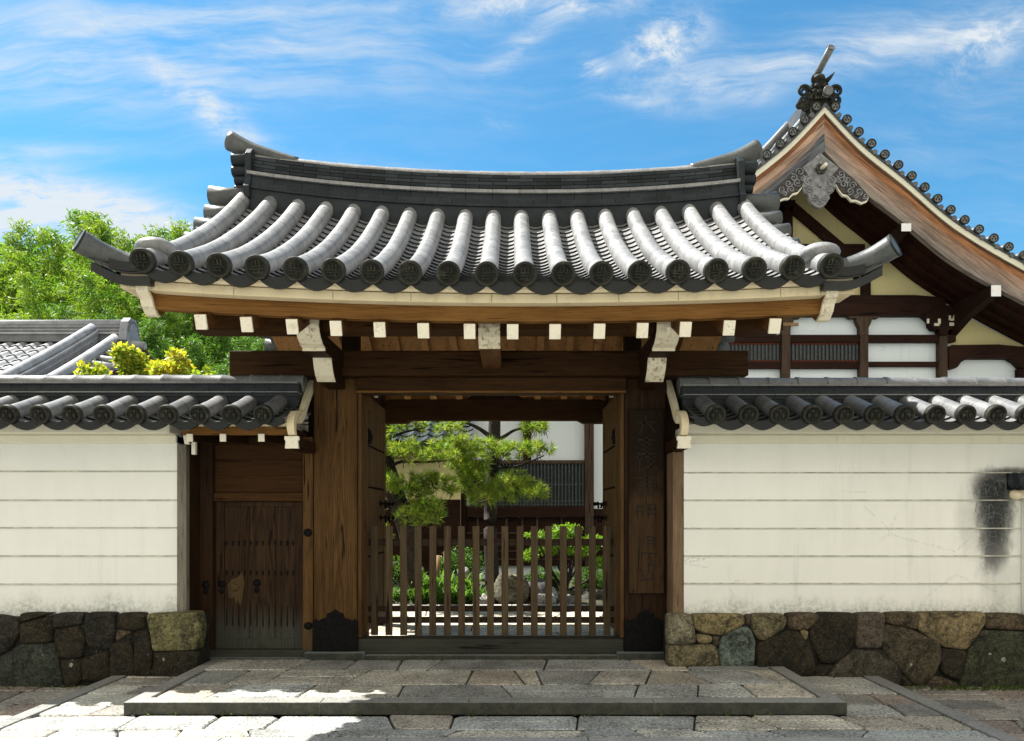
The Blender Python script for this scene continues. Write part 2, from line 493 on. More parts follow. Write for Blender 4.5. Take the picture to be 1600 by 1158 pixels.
M['white_gloss'] = painted('white_purlin_end', (0.82, 0.83, 0.84), (0.6, 0.6, 0.6), 0.2)
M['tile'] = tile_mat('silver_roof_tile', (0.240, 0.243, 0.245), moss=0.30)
M['tile_mid'] = tile_mat('shaded_verge_tile', (0.085, 0.092, 0.092), 0.42)  # darker copy of the roof tile, its shaded side put into the colour
M['tile_hall'] = tile_mat('hall_roof_tile', (0.135, 0.142, 0.148), 0.45)
M['tile_wall'] = tile_mat('coping_tile', (0.175, 0.178, 0.180), 0.38)
M['tile_dark'] = tile_mat('dark_ridge_tile', (0.023, 0.029, 0.033), 0.36, spec=0.14)
M['tile_disc'] = tile_mat('eave_disc_tile', (0.026, 0.027, 0.023), 0.55, 0.4, 0.4, spec=0.12)
M['tile_far'] = tile_mat('far_roof_tile', (0.27, 0.28, 0.295), 0.5)
M['plaster_l'] = plaster('left_wall_plaster', (0.775, 0.79, 0.755), base_dirt=(0.58, 0.86, 0))
M['plaster_r'] = plaster('right_wall_plaster', (0.80, 0.805, 0.755), base_dirt=(0.58, 0.80, 0),
                         stain=[(4.88, 1.88, 0.21, 0.18, 1.0, 0), (4.90, 1.60, 0.17, 0.26, 1.0, 0), (4.90, 1.30, 0.14, 0.22, 0.8, 0), (5.10, 2.03, 0.24, 0.06, 0.9, 0), (4.80, 1.55, 0.26, 0.42, 0.28, 0), (4.92, 1.0, 0.16, 0.36, 0.22, 0)])
M['cornice'] = plaster('cornice_plaster', (0.735, 0.72, 0.60), blotch=0.4)
M['hall_plaster'] = plaster('hall_white_plaster', (0.745, 0.82, 0.87), blotch=0.12)
M['hall_yellow'] = plaster('hall_yellow_plaster', (0.72, 0.64, 0.34), blotch=0.12)
M['granite'] = granite('chiselled_granite')
M['kerb'] = granite('smooth_kerb_granite', 0.7, 0.45)
M['stone'] = fieldstone('fieldstone')
M['joint'] = plain('dark_earth_joint', (0.030, 0.029, 0.024), 0.95, 0, 0.4, 30.0, 0.4)
M['metal'] = plain('black_iron', (0.006, 0.006, 0.006), 0.75, 0.0, 0.4, 40.0, 0.2)
M['metal'].node_tree.nodes['Principled BSDF'].inputs['Specular IOR Level'].default_value = 0.08
M['worn_wood'] = wood('worn_pale_wood', (0.115, 0.078, 0.038), (0.045, 0.028, 0.013), 'z')
M['ink'] = plain('faded_ink', (0.013, 0.008, 0.005), 0.8, 0, 0.5, 60.0, 0.1)
M['scratch'] = plain('scratched_plaster', (0.15, 0.155, 0.15), 0.9, 0, 0.2, 40.0, 0.1)
M['bamboo_leaf'] = leaf('bamboo_leaf', 0.42)
M['pine_needle'] = leaf('pine_needle', 0.40, 0.45)
M['broad_leaf'] = leaf('broad_leaf', 0.42)
M['bark'] = plain('rough_bark', (0.024, 0.018, 0.014), 0.9, 0, 0.8, 26.0, 0.9)
M['culm'] = plain('bamboo_culm', (0.14, 0.17, 0.06), 0.5, 0, 0.3, 8.0, 0.1)
M['rock'] = fieldstone('garden_rock')
M['soil'] = plain('moss_soil', (0.040, 0.042, 0.022), 0.95, 0, 0.5, 9.0, 0.6)
M['dark_glass'] = plain('dark_window', (0.012, 0.016, 0.018), 0.25, 0, 0.3, 5.0, 0.05)
M['lattice'] = plain('lattice_bars', (0.050, 0.062, 0.066), 0.6, 0, 0.4, 20.0, 0.2)
M['road'] = plain('road_surface', (0.33, 0.31, 0.27), 0.9, 0, 0.2, 40.0, 0.3)
M['tan_wood'] = wood('tan_stake_wood', (0.42, 0.29, 0.16), (0.25, 0.16, 0.08), 'z')

# ------------------------------------------------------------------ mesh helpers
WORLD = {}     # world location of every Empty or placed parent


class MB:
    """collects geometry in world coordinates and links it as ONE mesh object"""
    def __init__(self):
        self.v, self.f, self.t, self.s = [], [], [], []

    def add(self, verts, faces, tint=(1, 1, 1), smooth=False):
        o = len(self.v)
        self.v.extend([tuple(p) for p in verts])
        for f in faces:
            self.f.append([i + o for i in f])
            self.t.append(tint)
            self.s.append(smooth)
        return self

    def box(self, x0, x1, y0, y1, z0, z1, tint=(1, 1, 1)):
        v = [(x0, y0, z0), (x1, y0, z0), (x1, y1, z0), (x0, y1, z0), (x0, y0, z1), (x1, y0, z1), (x1, y1, z1), (x0, y1, z1)]
        return self.add(v, [(0, 3, 2, 1), (4, 5, 6, 7), (0, 1, 5, 4), (1, 2, 6, 5), (2, 3, 7, 6), (3, 0, 4, 7)], tint)

    def prism(self, poly, axis, a0, a1, tint=(1, 1, 1), smooth=False):
        """extrude a 2-d polygon: axis x takes (y,z), y takes (x,z), z takes (x,y)"""
        def mk(p, a):
            return {'x': (a, p[0], p[1]), 'y': (p[0], a, p[1]), 'z': (p[0], p[1], a)}[axis]
        n = len(poly)
        v = [mk(p, a0) for p in poly] + [mk(p, a1) for p in poly]
        self.add(v, [list(range(n))[::-1], list(range(n, 2 * n))], tint)
        return self.add(v, [(i, (i + 1) % n, n + (i + 1) % n, n + i) for i in range(n)], tint, smooth)

    def beam(self, a, b, wx, h, tint=(1, 1, 1), up=(0, 0, 1)):
        """rectangular bar from a to b, width wx across, height h"""
        a, b = Vector(a), Vector(b)
        d = (b - a).normalized()
        side = d.cross(Vector(up)).normalized()
        u = side.cross(d).normalized()
        v = []
        for p in (a, b):
            for (i, j) in ((-1, -1), (1, -1), (1, 1), (-1, 1)):
                v.append(p + side * (i * wx / 2) + u * (j * h / 2))
        return self.add(v, [(0, 1, 2, 3), (7, 6, 5, 4), (0, 4, 5, 1), (1, 5, 6, 2), (2, 6, 7, 3), (3, 7, 4, 0)], tint)

    def tube(self, path, r, seg=14, tint=(1, 1, 1), caps=True, up=(0, 0, 1), squash=1.0, smooth=True):
        path = [Vector(p) for p in path]
        n = len(path)
        rr = r if isinstance(r, (list, tuple)) else [r] * n
        v = []
        for i, p in enumerate(path):
            j = i
            d = path[min(j + 1, n - 1)] - path[max(j - 1, 0)]
            if d.length < 1e-7:
                d = path[min(j + 2, n - 1)] - path[max(j - 2, 0)]
            d.normalize()
            s = d.cross(Vector(up))
            if s.length < 1e-4:
                s = d.cross(Vector((0.3, 1, 0)))
            s.normalize()
            u = s.cross(d).normalized()
            for k in range(seg):
                a = 2 * math.pi * k / seg
                v.append(p + s * (math.cos(a) * rr[i]) + u * (math.sin(a) * rr[i] * squash))
        fs = []
        for i in range(n - 1):
            for k in range(seg):
                k2 = (k + 1) % seg
                fs.append((i * seg + k, i * seg + k2, (i + 1) * seg + k2, (i + 1) * seg + k))
        self.add(v, fs, tint, smooth)
        if caps:
            self.add(v[:seg], [list(range(seg))], tint)
            self.add(v[-seg:], [list(range(seg))[::-1]], tint)
        return self

    def lathe(self, prof, center, axis, seg=22, tint=(1, 1, 1), smooth=True):
        """profile of (radius, height along axis)"""
        ax = Vector(axis).normalized()
        s = ax.cross(Vector((0, 0, 1)))
        if s.length < 1e-3:
            s = Vector((1, 0, 0))
        s.normalize()
        u = s.cross(ax).normalized()
        c = Vector(center)
        v, fs = [], []
        for (r, h) in prof:
            for k in range(seg):
                a = 2 * math.pi * k / seg
                v.append(c + ax * h + s * (math.cos(a) * r) + u * (math.sin(a) * r))
        n = len(prof)
        for i in range(n - 1):
            for k in range(seg):
                k2 = (k + 1) % seg
                fs.append((i * seg + k, i * seg + k2, (i + 1) * seg + k2, (i + 1) * seg + k))
        self.add(v, fs, tint, smooth)
        self.add(v[:seg], [list(range(seg))], tint)
        self.add(v[-seg:], [list(range(seg))[::-1]], tint)
        return self

    def blob(self, c, rad, seg=12, rings=8, tint=(1, 1, 1), rough=0.0, seed=0, smooth=True):
        v, fs = [], []
        for i in range(rings + 1):
            th = math.pi * i / rings
            for k in range(seg):
                a = 2 * math.pi * k / seg
                d = Vector((math.sin(th) * math.cos(a), math.sin(th) * math.sin(a), math.cos(th)))
                q = 1.0
                if rough:
                    q += rough * (mnoise.noise(d * 1.7 + Vector((seed, seed * 0.7, 3))) + 0.5 * mnoise.noise(d * 4.1 + Vector((seed, 5, 1))))
                v.append((c[0] + d.x * rad[0] * q, c[1] + d.y * rad[1] * q, c[2] + d.z * rad[2] * q))
        for i in range(rings):
            for k in range(seg):
                k2 = (k + 1) % seg
                fs.append((i * seg + k, (i + 1) * seg + k, (i + 1) * seg + k2, i * seg + k2))
        return self.add(v, fs, tint, smooth)

    def build(self, name, mat, parent=None, bevel=0.0, recalc=True, subsurf=0, loc=None):
        if parent is not None:
            o = WORLD[parent.name]
        elif loc is not None:
            o = Vector(loc)
        else:
            o = Vector((0, 0, 0))
        me = bpy.data.meshes.new(name)
        me.from_pydata([(p[0] - o[0], p[1] - o[1], p[2] - o[2]) for p in self.v], [], self.f)
        me.polygons.foreach_set('use_smooth', self.s)
        if any(tt != (1, 1, 1) for tt in self.t) or True:
            at = me.attributes.new('tint', 'FLOAT_COLOR', 'FACE')
            flat = []
            for tt in self.t:
                flat.extend((tt[0], tt[1], tt[2], 1.0))
            at.data.foreach_set('color', flat)
        if recalc:
            bm = bmesh.new()
            bm.from_mesh(me)
            bmesh.ops.remove_doubles(bm, verts=bm.verts, dist=0.00002)
            bmesh.ops.recalc_face_normals(bm, faces=bm.faces)
            bm.to_mesh(me)
            bm.free()
        me.materials.append(mat)
        ob = bpy.data.objects.new(name, me)
        COL.objects.link(ob)
        if parent is not None:
            ob.parent = parent
        else:
            ob.location = o
        WORLD[ob.name] = Vector(o)
        if bevel:
            bv = ob.modifiers.new('bevel', 'BEVEL')
            bv.width = bevel
            bv.segments = 2
            bv.limit_method = 'ANGLE'
            bv.angle_limit = R(40)
        if subsurf:
            sb = ob.modifiers.new('subsurf', 'SUBSURF')
            sb.levels = sb.render_levels = subsurf
        return ob


def thing(name, loc, label, cat, group=None, kind=None):
    o = bpy.data.objects.new(name, None)
    o.empty_display_size = 0.2
    COL.objects.link(o)
    o.location = loc
    WORLD[o.name] = Vector(loc)
    return tag(o, label, cat, group, kind)


def tag(o, label, cat, group=None, kind=None):
    if label:
        o['label'] = label
    if cat:
        o['category'] = cat
    if group:
        o['group'] = group
    if kind:
        o['kind'] = kind
    return o


def place_copy(src, parent, world_loc, rot=None):
    """a linked copy of a part under a parent, standing at a world place"""
    c = src.copy()
    COL.objects.link(c)
    c.parent = parent
    c.location = Vector(world_loc) - WORLD[parent.name]
    if rot is not None:
        c.rotation_euler = rot
    WORLD[c.name] = Vector(world_loc)
    return c


def copy_tree(o, loc, rotz=0.0, scale=1.0):
    c = o.copy()
    COL.objects.link(c)
    c.location = loc
    c.rotation_euler = (0, 0, rotz)
    c.scale = (scale, scale, scale)
    for ch in list(o.children):
        d = ch.copy()
        COL.objects.link(d)
        d.parent = c
        for g in list(ch.children):
            e = g.copy()
            COL.objects.link(e)
            e.parent = d
    return c


def lerp(a, b, t):
    return a + (b - a) * t


def smooth_path(pts, n):
    """Catmull-Rom through points"""
    pts = [Vector(p) for p in pts]
    out = []
    m = len(pts) - 1
    for i in range(n + 1):
        s = i / n * m
        k = min(int(s), m - 1)
        t = s - k
        p0, p1, p2, p3 = pts[max(k - 1, 0)], pts[k], pts[k + 1], pts[min(k + 2, m)]
        out.append(0.5 * ((2 * p1) + (p2 - p0) * t + (2 * p0 - 5 * p1 + 4 * p2 - p3) * t * t + (3 * p1 - p0 - 3 * p2 + p3) * t ** 3))
    return out


def disc_mesh(r, depth, emblem):
    """round eave tile end: raised rim, sunk face, raised emblem; faces -Y, origin at the face centre"""
    mb = MB()
    mb.lathe([(r * 0.97, -depth), (r, -depth * 0.6), (r, -0.002), (r * 0.96, 0.004), (r * 0.80, 0.004), (r * 0.75, -0.002), (r * 0.73, -0.014), (0.004, -0.014)], (0, 0, 0), (0, -1, 0), 28)
    y0, y1 = -0.002, 0.016
    if emblem == 'kanji':
        for (x, z, wx, wz) in ((0, 0.30, 0.10, 0.55), (-0.28, 0.33, 0.09, 0.34), (0.28, 0.33, 0.09, 0.34), (0, 0.10, 0.80, 0.08), (0, -0.12, 1.05, 0.08), (0.12, -0.30, 0.09, 0.42), (-0.2, -0.38, 0.5, 0.08), (-0.3, -0.22, 0.10, 0.16)):
            mb.box((x - wx / 2) * r, (x + wx / 2) * r, y0, y1, (z - wz / 2) * r, (z + wz / 2) * r)
    else:
        for sx in (-1, 1):
            mb.blob((sx * 0.33 * r, 0.004, -0.08 * r), (0.20 * r, 0.012, 0.29 * r), 10, 6)
            mb.blob((sx * 0.25 * r, 0.004, 0.42 * r), (0.09 * r, 0.010, 0.12 * r), 8, 5)
        mb.blob((0, 0.004, 0.36 * r), (0.15 * r, 0.012, 0.24 * r), 10, 6)
        mb.blob((0, 0.004, -0.22 * r), (0.07 * r, 0.010, 0.34 * r), 8, 6)
    return mb


def barrel_row(mb, fn, t0, t1, nseg, r, seg=18, jit=0.13):
    """round tiles laid along fn(t): one roll, each tile with its own tone, a narrow joint and a slight misalignment"""
    path, tints = [], []
    base = rnd.uniform(0.88, 1.05)
    for k in range(nseg):
        a, b = lerp(t0, t1, k / nseg), lerp(t0, t1, (k + 1) / nseg)
        tone = base * rnd.uniform(1 - jit, 1 + jit)
        off = Vector((rnd.uniform(-0.002, 0.002), 0, rnd.uniform(-0.002, 0.002)))
        for q in (0.0, 0.055, 0.35, 0.68):
            path.append(Vector(fn(lerp(a, b, q))) + off)
            tints.append(tone * (0.55 if q == 0.0 and k else 1.0))
    path.append(Vector(fn(t1)))
    tints = tints[:len(path) - 1]
    f0 = len(mb.f)
    mb.tube(path, r, seg)
    for i in range(len(path) - 1):
        for k in range(seg):
            q = tints[i]
            mb.t[f0 + i * seg + k] = (q, q, q)
    return mb


# ------------------------------------------------------------------ ground, pavements, platform
def slab_field(rows, gap, z, thick, tints, jit, seed, clip=None, bev=0.010):
    """rows: list of (d0, d1, [x joints]); an irregular quad slab between each two joints"""
    rr = random.Random(seed)
    mb = MB()
    for (d0, d1, xs) in rows:
        skew = [rr.uniform(-jit, jit) for _ in xs]
        skew[0] = skew[-1] = 0
        split = [rr.random() for _ in xs]
        for k in range(len(xs) - 1):
            x0, x1 = xs[k], xs[k + 1]
            tint = rr.choice(tints)
            q = rr.uniform(0.92, 1.30)
            tint = tuple(c * q for c in tint)
            parts = [(d0, d1)]
            if x1 - x0 > 0.55 and split[k] < 0.22 and d1 - d0 > 0.3:
                m = lerp(d0, d1, rr.uniform(0.4, 0.6))
                parts = [(d0, m), (m, d1)]
            for (a, b) in parts:
                def xat(e, d):
                    f = (d - d0) / (d1 - d0) - 0.5
                    base, sk = (x0, skew[k]) if e == 0 else (x1, skew[k + 1])
                    return base + sk * 2 * f
                j = [rr.uniform(-0.012, 0.012) for _ in range(4)]
                cc = 0.02 + 0.05 * rr.random()
                g = gap / 2
                c = [(xat(0, a) + g, a + g + j[0]), (xat(1, a) - g, a + g + j[1]), (xat(1, b) - g, b - g + j[2]), (xat(0, b) + g, b - g + j[3])]
                poly = []
                for i in range(4):
                    p, pn, pp = Vector(c[i]), Vector(c[(i + 1) % 4]), Vector(c[i - 1])
                    ch = cc * rr.uniform(0.2, 1.0)
                    ch = min(ch, (pp - p).length * 0.25, (pn - p).length * 0.25)
                    poly.append(p + (pp - p).normalized() * ch)
                    poly.append(p + (pn - p).normalized() * ch)
                cx = sum(p.x for p in poly) / len(poly)
                cy = sum(p.y for p in poly) / len(poly)
                dz = rr.uniform(-0.006, 0.004)
                n = len(poly)
                top = [(lerp(p.x, cx, 0) + (bev if p.x < cx else -bev), p.y + (bev if p.y < cy else -bev), z + dz) for p in poly]
                mid = [(p.x, p.y, z + dz - bev) for p in poly]
                bot = [(p.x, p.y, z - thick) for p in poly]
                v = top + mid + bot
                fs = [list(range(n))]
                for i in range(n):
                    i2 = (i + 1) % n
                    fs.append((n + i, n + i2, i2, i))
                    fs.append((2 * n + i, 2 * n + i2, n + i2, n + i))
                mb.add(v, fs, tint)
    return mb


def auto_joints(x0, x1, rr, wmin, wmax):
    xs = [x0]
    while xs[-1] < x1 - wmin * 1.3:
        xs.append(min(xs[-1] + rr.uniform(wmin, wmax), x1))
    if x1 - xs[-1] < wmin * 0.6:
        xs[-1] = x1
    elif xs[-1] < x1:
        xs.append(x1)
    return xs


GREYS = [(0.39, 0.39, 0.345), (0.35, 0.355, 0.33), (0.43, 0.405, 0.335), (0.32, 0.33, 0.31), (0.44, 0.43, 0.37), (0.385, 0.35, 0.29), (0.34, 0.355, 0.34)]
DARKS = [(0.19, 0.19, 0.18), (0.24, 0.225, 0.20), (0.31, 0.26, 0.22), (0.28, 0.265, 0.235), (0.34, 0.33, 0.29)]

g = MB()
g.add([(-300, -300, -0.16), (300, -300, -0.16), (300, 500, -0.16), (-300, 500, -0.16)], [(0, 1, 2, 3)])
tag(g.build('ground', M['road'], recalc=False), None, None, kind='structure')

XL, XR = -3.86, 3.50      # inner edges of the two kerb strips that run towards the street
PL, PR = -3.14, 2.71      # platform sides
rr = random.Random(3)
bed = MB()
bed.box(-4.0, 3.66, -9.0, 7.85, -0.15, -0.035)
tag(bed.build('path_bed', M['joint']), None, None, kind='structure')

rows = []
ds = [6.20, 5.80, 5.585]
rows.append((5.80, 6.20, [XL, PX(0, 6) - 0.1, PX(20, 6), PX(200, 6.0), PX(330, 6.0), PX(425, 6.0), PX(612, 6.0), PX(706, 6.0), PX(902, 6.0), PX(1085, 6.0), PX(1195, 6.0), PX(1330, 6.0), PX(1420, 6.0), XR]))
rows.append((5.585, 5.80, [XL, PX(80, 5.7), PX(185, 5.7), PX(280, 5.7), PX(390, 5.7), PX(520, 5.7), PX(705, 5.7), PX(905, 5.7), PX(1000, 5.7), PX(1105, 5.7), PX(1215, 5.7), PX(1350, 5.7), XR]))
d = 5.40
while d > -8.6:
    dn = d - rr.uniform(0.34, 0.52)
    rows.append((dn, d, auto_joints(XL, XR, rr, 0.45, 1.15)))
    d = dn
mb = slab_field(rows, 0.016, 0.0, 0.035, GREYS, 0.09, 11)
# beside the platform
side = []
for (x0, x1) in ((XL, PL), (PR, XR)):
    dd = 6.20
    while dd < 7.80:
        dn = min(dd + rr.uniform(0.30, 0.50), 7.82)
        side.append((dd, dn, auto_joints(x0, x1, rr, 0.28, 0.8)))
        dd = dn
mb2 = slab_field(side, 0.018, 0.0, 0.035, DARKS + GREYS[:3], 0.07, 12)
mb.add(mb2.v, [])
o = len(mb.v) - len(mb2.v)
for f, tt in zip(mb2.f, mb2.t):
    mb.f.append([i + o for i in f]); mb.t.append(tt); mb.s.append(False)
tag(mb.build('stone_path', M['granite']), None, None, kind='structure')

kb = MB()
x = -4.0
for (x0, x1) in ((-4.0, XL - 0.008), (XR + 0.008, 3.66)):
    dd = 7.82
    while dd > -8.6:
        dn = dd - rr.uniform(1.3, 1.9)
        kb.box(x0, x1, dn + 0.006, dd, -0.15, 0.006, rr.choice([(0.25, 0.25, 0.235), (0.27, 0.265, 0.25), (0.23, 0.235, 0.225)]))
        dd = dn
xs = [XL + 0.004, -2.1, -0.9, 0.55, 1.7, 2.6, XR - 0.004]
for a, b in zip(xs[:-1], xs[1:]):
    kb.box(a + 0.003, b - 0.003, 5.405, 5.578, -0.035, 0.005, rr.choice([(0.36, 0.36, 0.34), (0.33, 0.335, 0.32)]))
tag(kb.build('kerb_strip', M['kerb'], bevel=0.006), None, None, kind='structure')

# lower paving outside the strips, along the walls
sb = MB()
sb.box(-16, -4.005, -9, 7.9, -0.30, -0.142)
sb.box(3.665, 16, -9, 7.9, -0.30, -0.142)
tag(sb.build('verge_bed', M['joint']), None, None, kind='structure')
rows = []
for (x0, x1) in ((-12.0, -4.02), (3.68, 12.0)):
    dd = 7.9
    while dd > -2.0:
        dn = dd - rr.uniform(0.32, 0.5)
        rows.append((dn, dd, auto_joints(x0, x1, rr, 0.4, 0.95)))
        dd = dn
mb = slab_field(rows, 0.018, -0.105, 0.035, DARKS + [(0.26, 0.215, 0.185), (0.24, 0.225, 0.20), (0.27, 0.26, 0.235)], 0.08, 14)
tag(mb.build('side_pavement', M['granite']), None, None, kind='structure')

# raised platform in front of the gate
pf = MB()
pf.box(PL + 0.14, PR - 0.14, 6.30, 8.62, 0.0, 0.066)
tag(pf.build('platform_bed', M['joint']), None, None, kind='structure')
rows = [
    (6.385, 6.88, [PL + 0.155, PX(345, 6.6), PX(478, 6.6), PX(625, 6.6), PX(792, 6.6), PX(995, 6.6), PX(1092, 6.6), PX(1172, 6.6), PR - 0.155]),
    (6.88, 7.50, [PL + 0.155, PX(372, 7.2), PX(432, 7.2), PX(556, 7.2), PX(733, 7.2), PX(812, 7.2), PX(842, 7.2), PX(928, 7.2), PX(1012, 7.2), PX(1090, 7.2), PX(1190, 7.2), PR - 0.155]),
    (7.50, 8.04, [PL + 0.155, PX(330, 7.8), PX(470, 7.8), PX(548, 7.8), PX(625, 7.8), PX(680, 7.8), PX(852, 7.8), PX(1000, 7.8), PX(1068, 7.8), PR - 0.155]),
]
mb = slab_field(rows, 0.018, 0.10, 0.034, [tuple(c * 0.92 for c in q) for q in GREYS], 0.10, 21)
tag(mb.build('platform_pavement', M['granite']), None, None, kind='structure')
kb = MB()
xs = [PL, -1.55, -0.35, 1.15, PR]
for a, b in zip(xs[:-1], xs[1:]):
    kb.box(a + 0.002, b - 0.002, 6.20, 6.372, 0.0, 0.104, rr.choice([(0.27, 0.27, 0.25), (0.25, 0.255, 0.24)]))
for (x0, x1) in ((PL, PL + 0.14), (PR - 0.14, PR)):
    for a, b in ((6.376, 7.3), (7.304, 8.3)):
        kb.box(x0, x1, a, b, 0.0, 0.104, (0.25, 0.25, 0.235))
o = kb.build('platform_kerb', M['kerb'], bevel=0.008)
tag(o, None, None, kind='structure')

# courtyard paving behind the gate
rows = []
dd = 8.46
while dd < 12.2:
    dn = min(dd + rr.uniform(0.4, 0.65), 12.25)
    rows.append((dd, dn, auto_joints(-3.6, 3.6, rr, 0.5, 1.2)))
    dd = dn
mb = slab_field(rows, 0.016, 0.10, 0.034, [(0.60, 0.53, 0.41), (0.56, 0.50, 0.40), (0.62, 0.55, 0.43)], 0.06, 31)
tag(mb.build('courtyard_pavement', M['granite']), None, None, kind='structure')
cb = MB()
cb.box(-14, 14, 8.63, 40, -0.15, 0.064)
tag(cb.build('courtyard_ground', M['soil']), None, None, kind='structure')
cb = MB()
for i in range(24):
    x0 = -3.6 + i * 0.30
    cb.box(x0 + 0.005, x0 + 0.295, 12.26, 12.40, 0.066, 0.16, (0.40, 0.385, 0.345))
tag(cb.build('garden_kerb', M['kerb'], bevel=0.01), None, None, kind='structure')
gm = MB()
nx, ny = 50, 16
vv, ff = [], []
for j in range(ny + 1):
    for i in range(nx + 1):
        x, y = lerp(-5, 4.5, i / nx), lerp(12.4, 15.9, j / ny)
        h = 0.12 + 0.20 * min(1, j / 4) + 0.12 * mnoise.noise(Vector((x * 0.9, y * 0.9, 0.3))) + 0.03 * mnoise.noise(Vector((x * 5, y * 5, 0)))
        vv.append((x, y, h if j else 0.07))
for j in range(ny):
    for i in range(nx):
        a = j * (nx + 1) + i
        ff.append((a, a + 1, a + nx + 2, a + nx + 1))
gm.add(vv, ff, smooth=True)
tag(gm.build('garden_ground', M['soil'], recalc=False), None, None, kind='structure')

# ------------------------------------------------------------------ the gate
XC = -0.21
GX = -0.235            # centre line of the posts
PITCH = 0.317
D_EAVE, D_RIDGE = 6.40, 8.92
TILT = 0.012
T_TOP = D_RIDGE - D_EAVE


def roof_rise(t):
    return 0.385 * t + 0.083 * t * t


def lift(x, t):
    u = (x - XC) / 2.853
    return (0.088 + 0.030 * max(t, 0)) * u * u - TILT * (x - XC) * (0.6 + 0.2 * max(t, 0))


def roof_pt(x, t, dz=0.0, back=False):
    """centre line of the round tiles; t metres in from the front eave"""
    y = D_EAVE + t if not back else 2 * D_RIDGE - D_EAVE - t
    return Vector((x, y, 3.632 + roof_rise(t) + lift(x, t) + dz))


gate = thing('temple_gate', (GX, 8.2, 0.10), 'large roofed wooden temple gate with silver tiled roof and open doors', 'gate', kind='thing')


def flat_tile_field(mb, x0, x1, fn, t0, t1, step, sag=0.075, n=9, thick=0.026, drop=-0.03, lip=0.0):
    """courses of concave tiles between two rows of round tiles"""
    k = int((t1 - t0) / step)
    for c in range(k):
        ta = t0 + c * step
        tb = min(ta + step * 1.25, t1 + 0.02)
        v = []
        for (t, up) in ((ta, thick), (tb, 0.0)):
            for i in range(n + 1):
                f = i / n
                x = lerp(x0, x1, f)
                p = fn(x, t)
                v.append((p.x, p.y, p.z + drop - sag * math.sin(math.pi * f) ** 0.9 + up))
        low = [(q[0], q[1] + (0.006 if c else 0.0), q[2] - thick - (lip if c == 0 else 0.006)) for q in v[:n + 1]]
        m = n + 1
        fs = [(i, i + 1, m + i + 1, m + i) for i in range(n)]
        mb.add(v, fs, (1.0, 1.0, 1.0), True)
        mb.add(v[:m] + low, [(i, m + i, m + i + 1, i + 1) for i in range(n)], (0.045, 0.05, 0.05))  # risers and lips tinted near black, their shade put into the colour
        if c == 0:
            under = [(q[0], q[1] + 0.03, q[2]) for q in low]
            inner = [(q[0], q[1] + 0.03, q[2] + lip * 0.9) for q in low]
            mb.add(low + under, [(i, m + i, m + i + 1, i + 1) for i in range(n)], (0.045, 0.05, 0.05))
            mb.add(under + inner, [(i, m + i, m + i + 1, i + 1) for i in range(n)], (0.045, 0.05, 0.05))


xs_rows = [XC + (i - 9) * PITCH for i in range(19)]
mb = MB()
for i in range(18):
    flat_tile_field(mb, xs_rows[i], xs_rows[i + 1], lambda x, t: roof_pt(x, t), -0.01, T_TOP - 0.05, 0.125, lip=0.070)
    flat_tile_field(mb, xs_rows[i], xs_rows[i + 1], lambda x, t: roof_pt(x, t, 0, True), 0.0, T_TOP - 0.05, 0.25, lip=0.065)
# outer verge strip beyond the end rows, running out to the side tiles
for s, xe in ((-1, xs_rows[0]), (1, xs_rows[-1])):
    for bk in (False, True):
        flat_tile_field(mb, min(xe, xe + s * 0.30), max(xe, xe + s * 0.30), lambda x, t, bk=bk: roof_pt(x, t, -0.10 * min(1, t * 2), bk), 0.0, T_TOP - 0.1, 0.25, sag=0.02, lip=0.05)
roof = mb.build('roof', M['tile'], gate, recalc=False)

disc_big = disc_mesh(0.101, 0.07, 'kanji')
disc_src = None
slope0 = math.atan(0.46)
for i, x in enumerate(xs_rows):
    mb = MB()
    barrel_row(mb, lambda t, x=x: roof_pt(x, t), -0.03, T_TOP - 0.06, 9, 0.087)
    rb = MB()
    barrel_row(rb, lambda t, x=x: roof_pt(x, t, 0, True), 0.0, T_TOP - 0.06, 9, 0.087, 10)
    rb.build('round_tile_row', M['tile'], gate, recalc=False)
    row = mb.build('round_tile_row', M['tile'], gate, recalc=False)
    p = roof_pt(x, -0.055, -0.004)
    if disc_src is None:
        disc_src = MB()
        dm = disc_big
        disc_src = dm.build('eave_disc', M['tile_disc'], None, recalc=True)
        disc_src.parent = row
        disc_src.location = p - WORLD[row.name]
        disc_src.rotation_euler = (slope0 * 0.8, 0, 0)
    else:
        c = place_copy(disc_src, row, p, (slope0 * 0.8, rnd.uniform(-0.1, 0.1), 0))

# ridge
def ridge_z(x):
    u = (x - XC) / 2.82
    return 0.155 * u * u + 0.02 * u ** 4 - 0.017 * (x - XC)


RX0, RX1 = XC - 2.80, XC + 2.80


def ridge_strip(mb, hw, z0, z1, seg, gap=0.004, jit=0.0, off=0.0, tint=(1, 1, 1)):
    x = RX0
    first = True
    while x < RX1 - 0.01:
        xn = min(x + seg * (off if first and off else 1.0), RX1)
        first = False
        q = rnd.uniform(1 - jit, 1 + jit)
        y0, y1 = D_RIDGE - hw, D_RIDGE + hw
        a, b = x + gap / 2, xn - gap / 2
        za, zb = ridge_z(a), ridge_z(b)
        v = [(a, y0, z0 + za), (b, y0, z0 + zb), (b, y1, z0 + zb), (a, y1, z0 + za), (a, y0, z1 + za), (b, y0, z1 + zb), (b, y1, z1 + zb), (a, y1, z1 + za)]
        mb.add(v, [(0, 3, 2, 1), (4, 5, 6, 7), (0, 1, 5, 4), (1, 2, 6, 5), (2, 3, 7, 6), (3, 0, 4, 7)], tuple(c * q for c in tint))
        x = xn


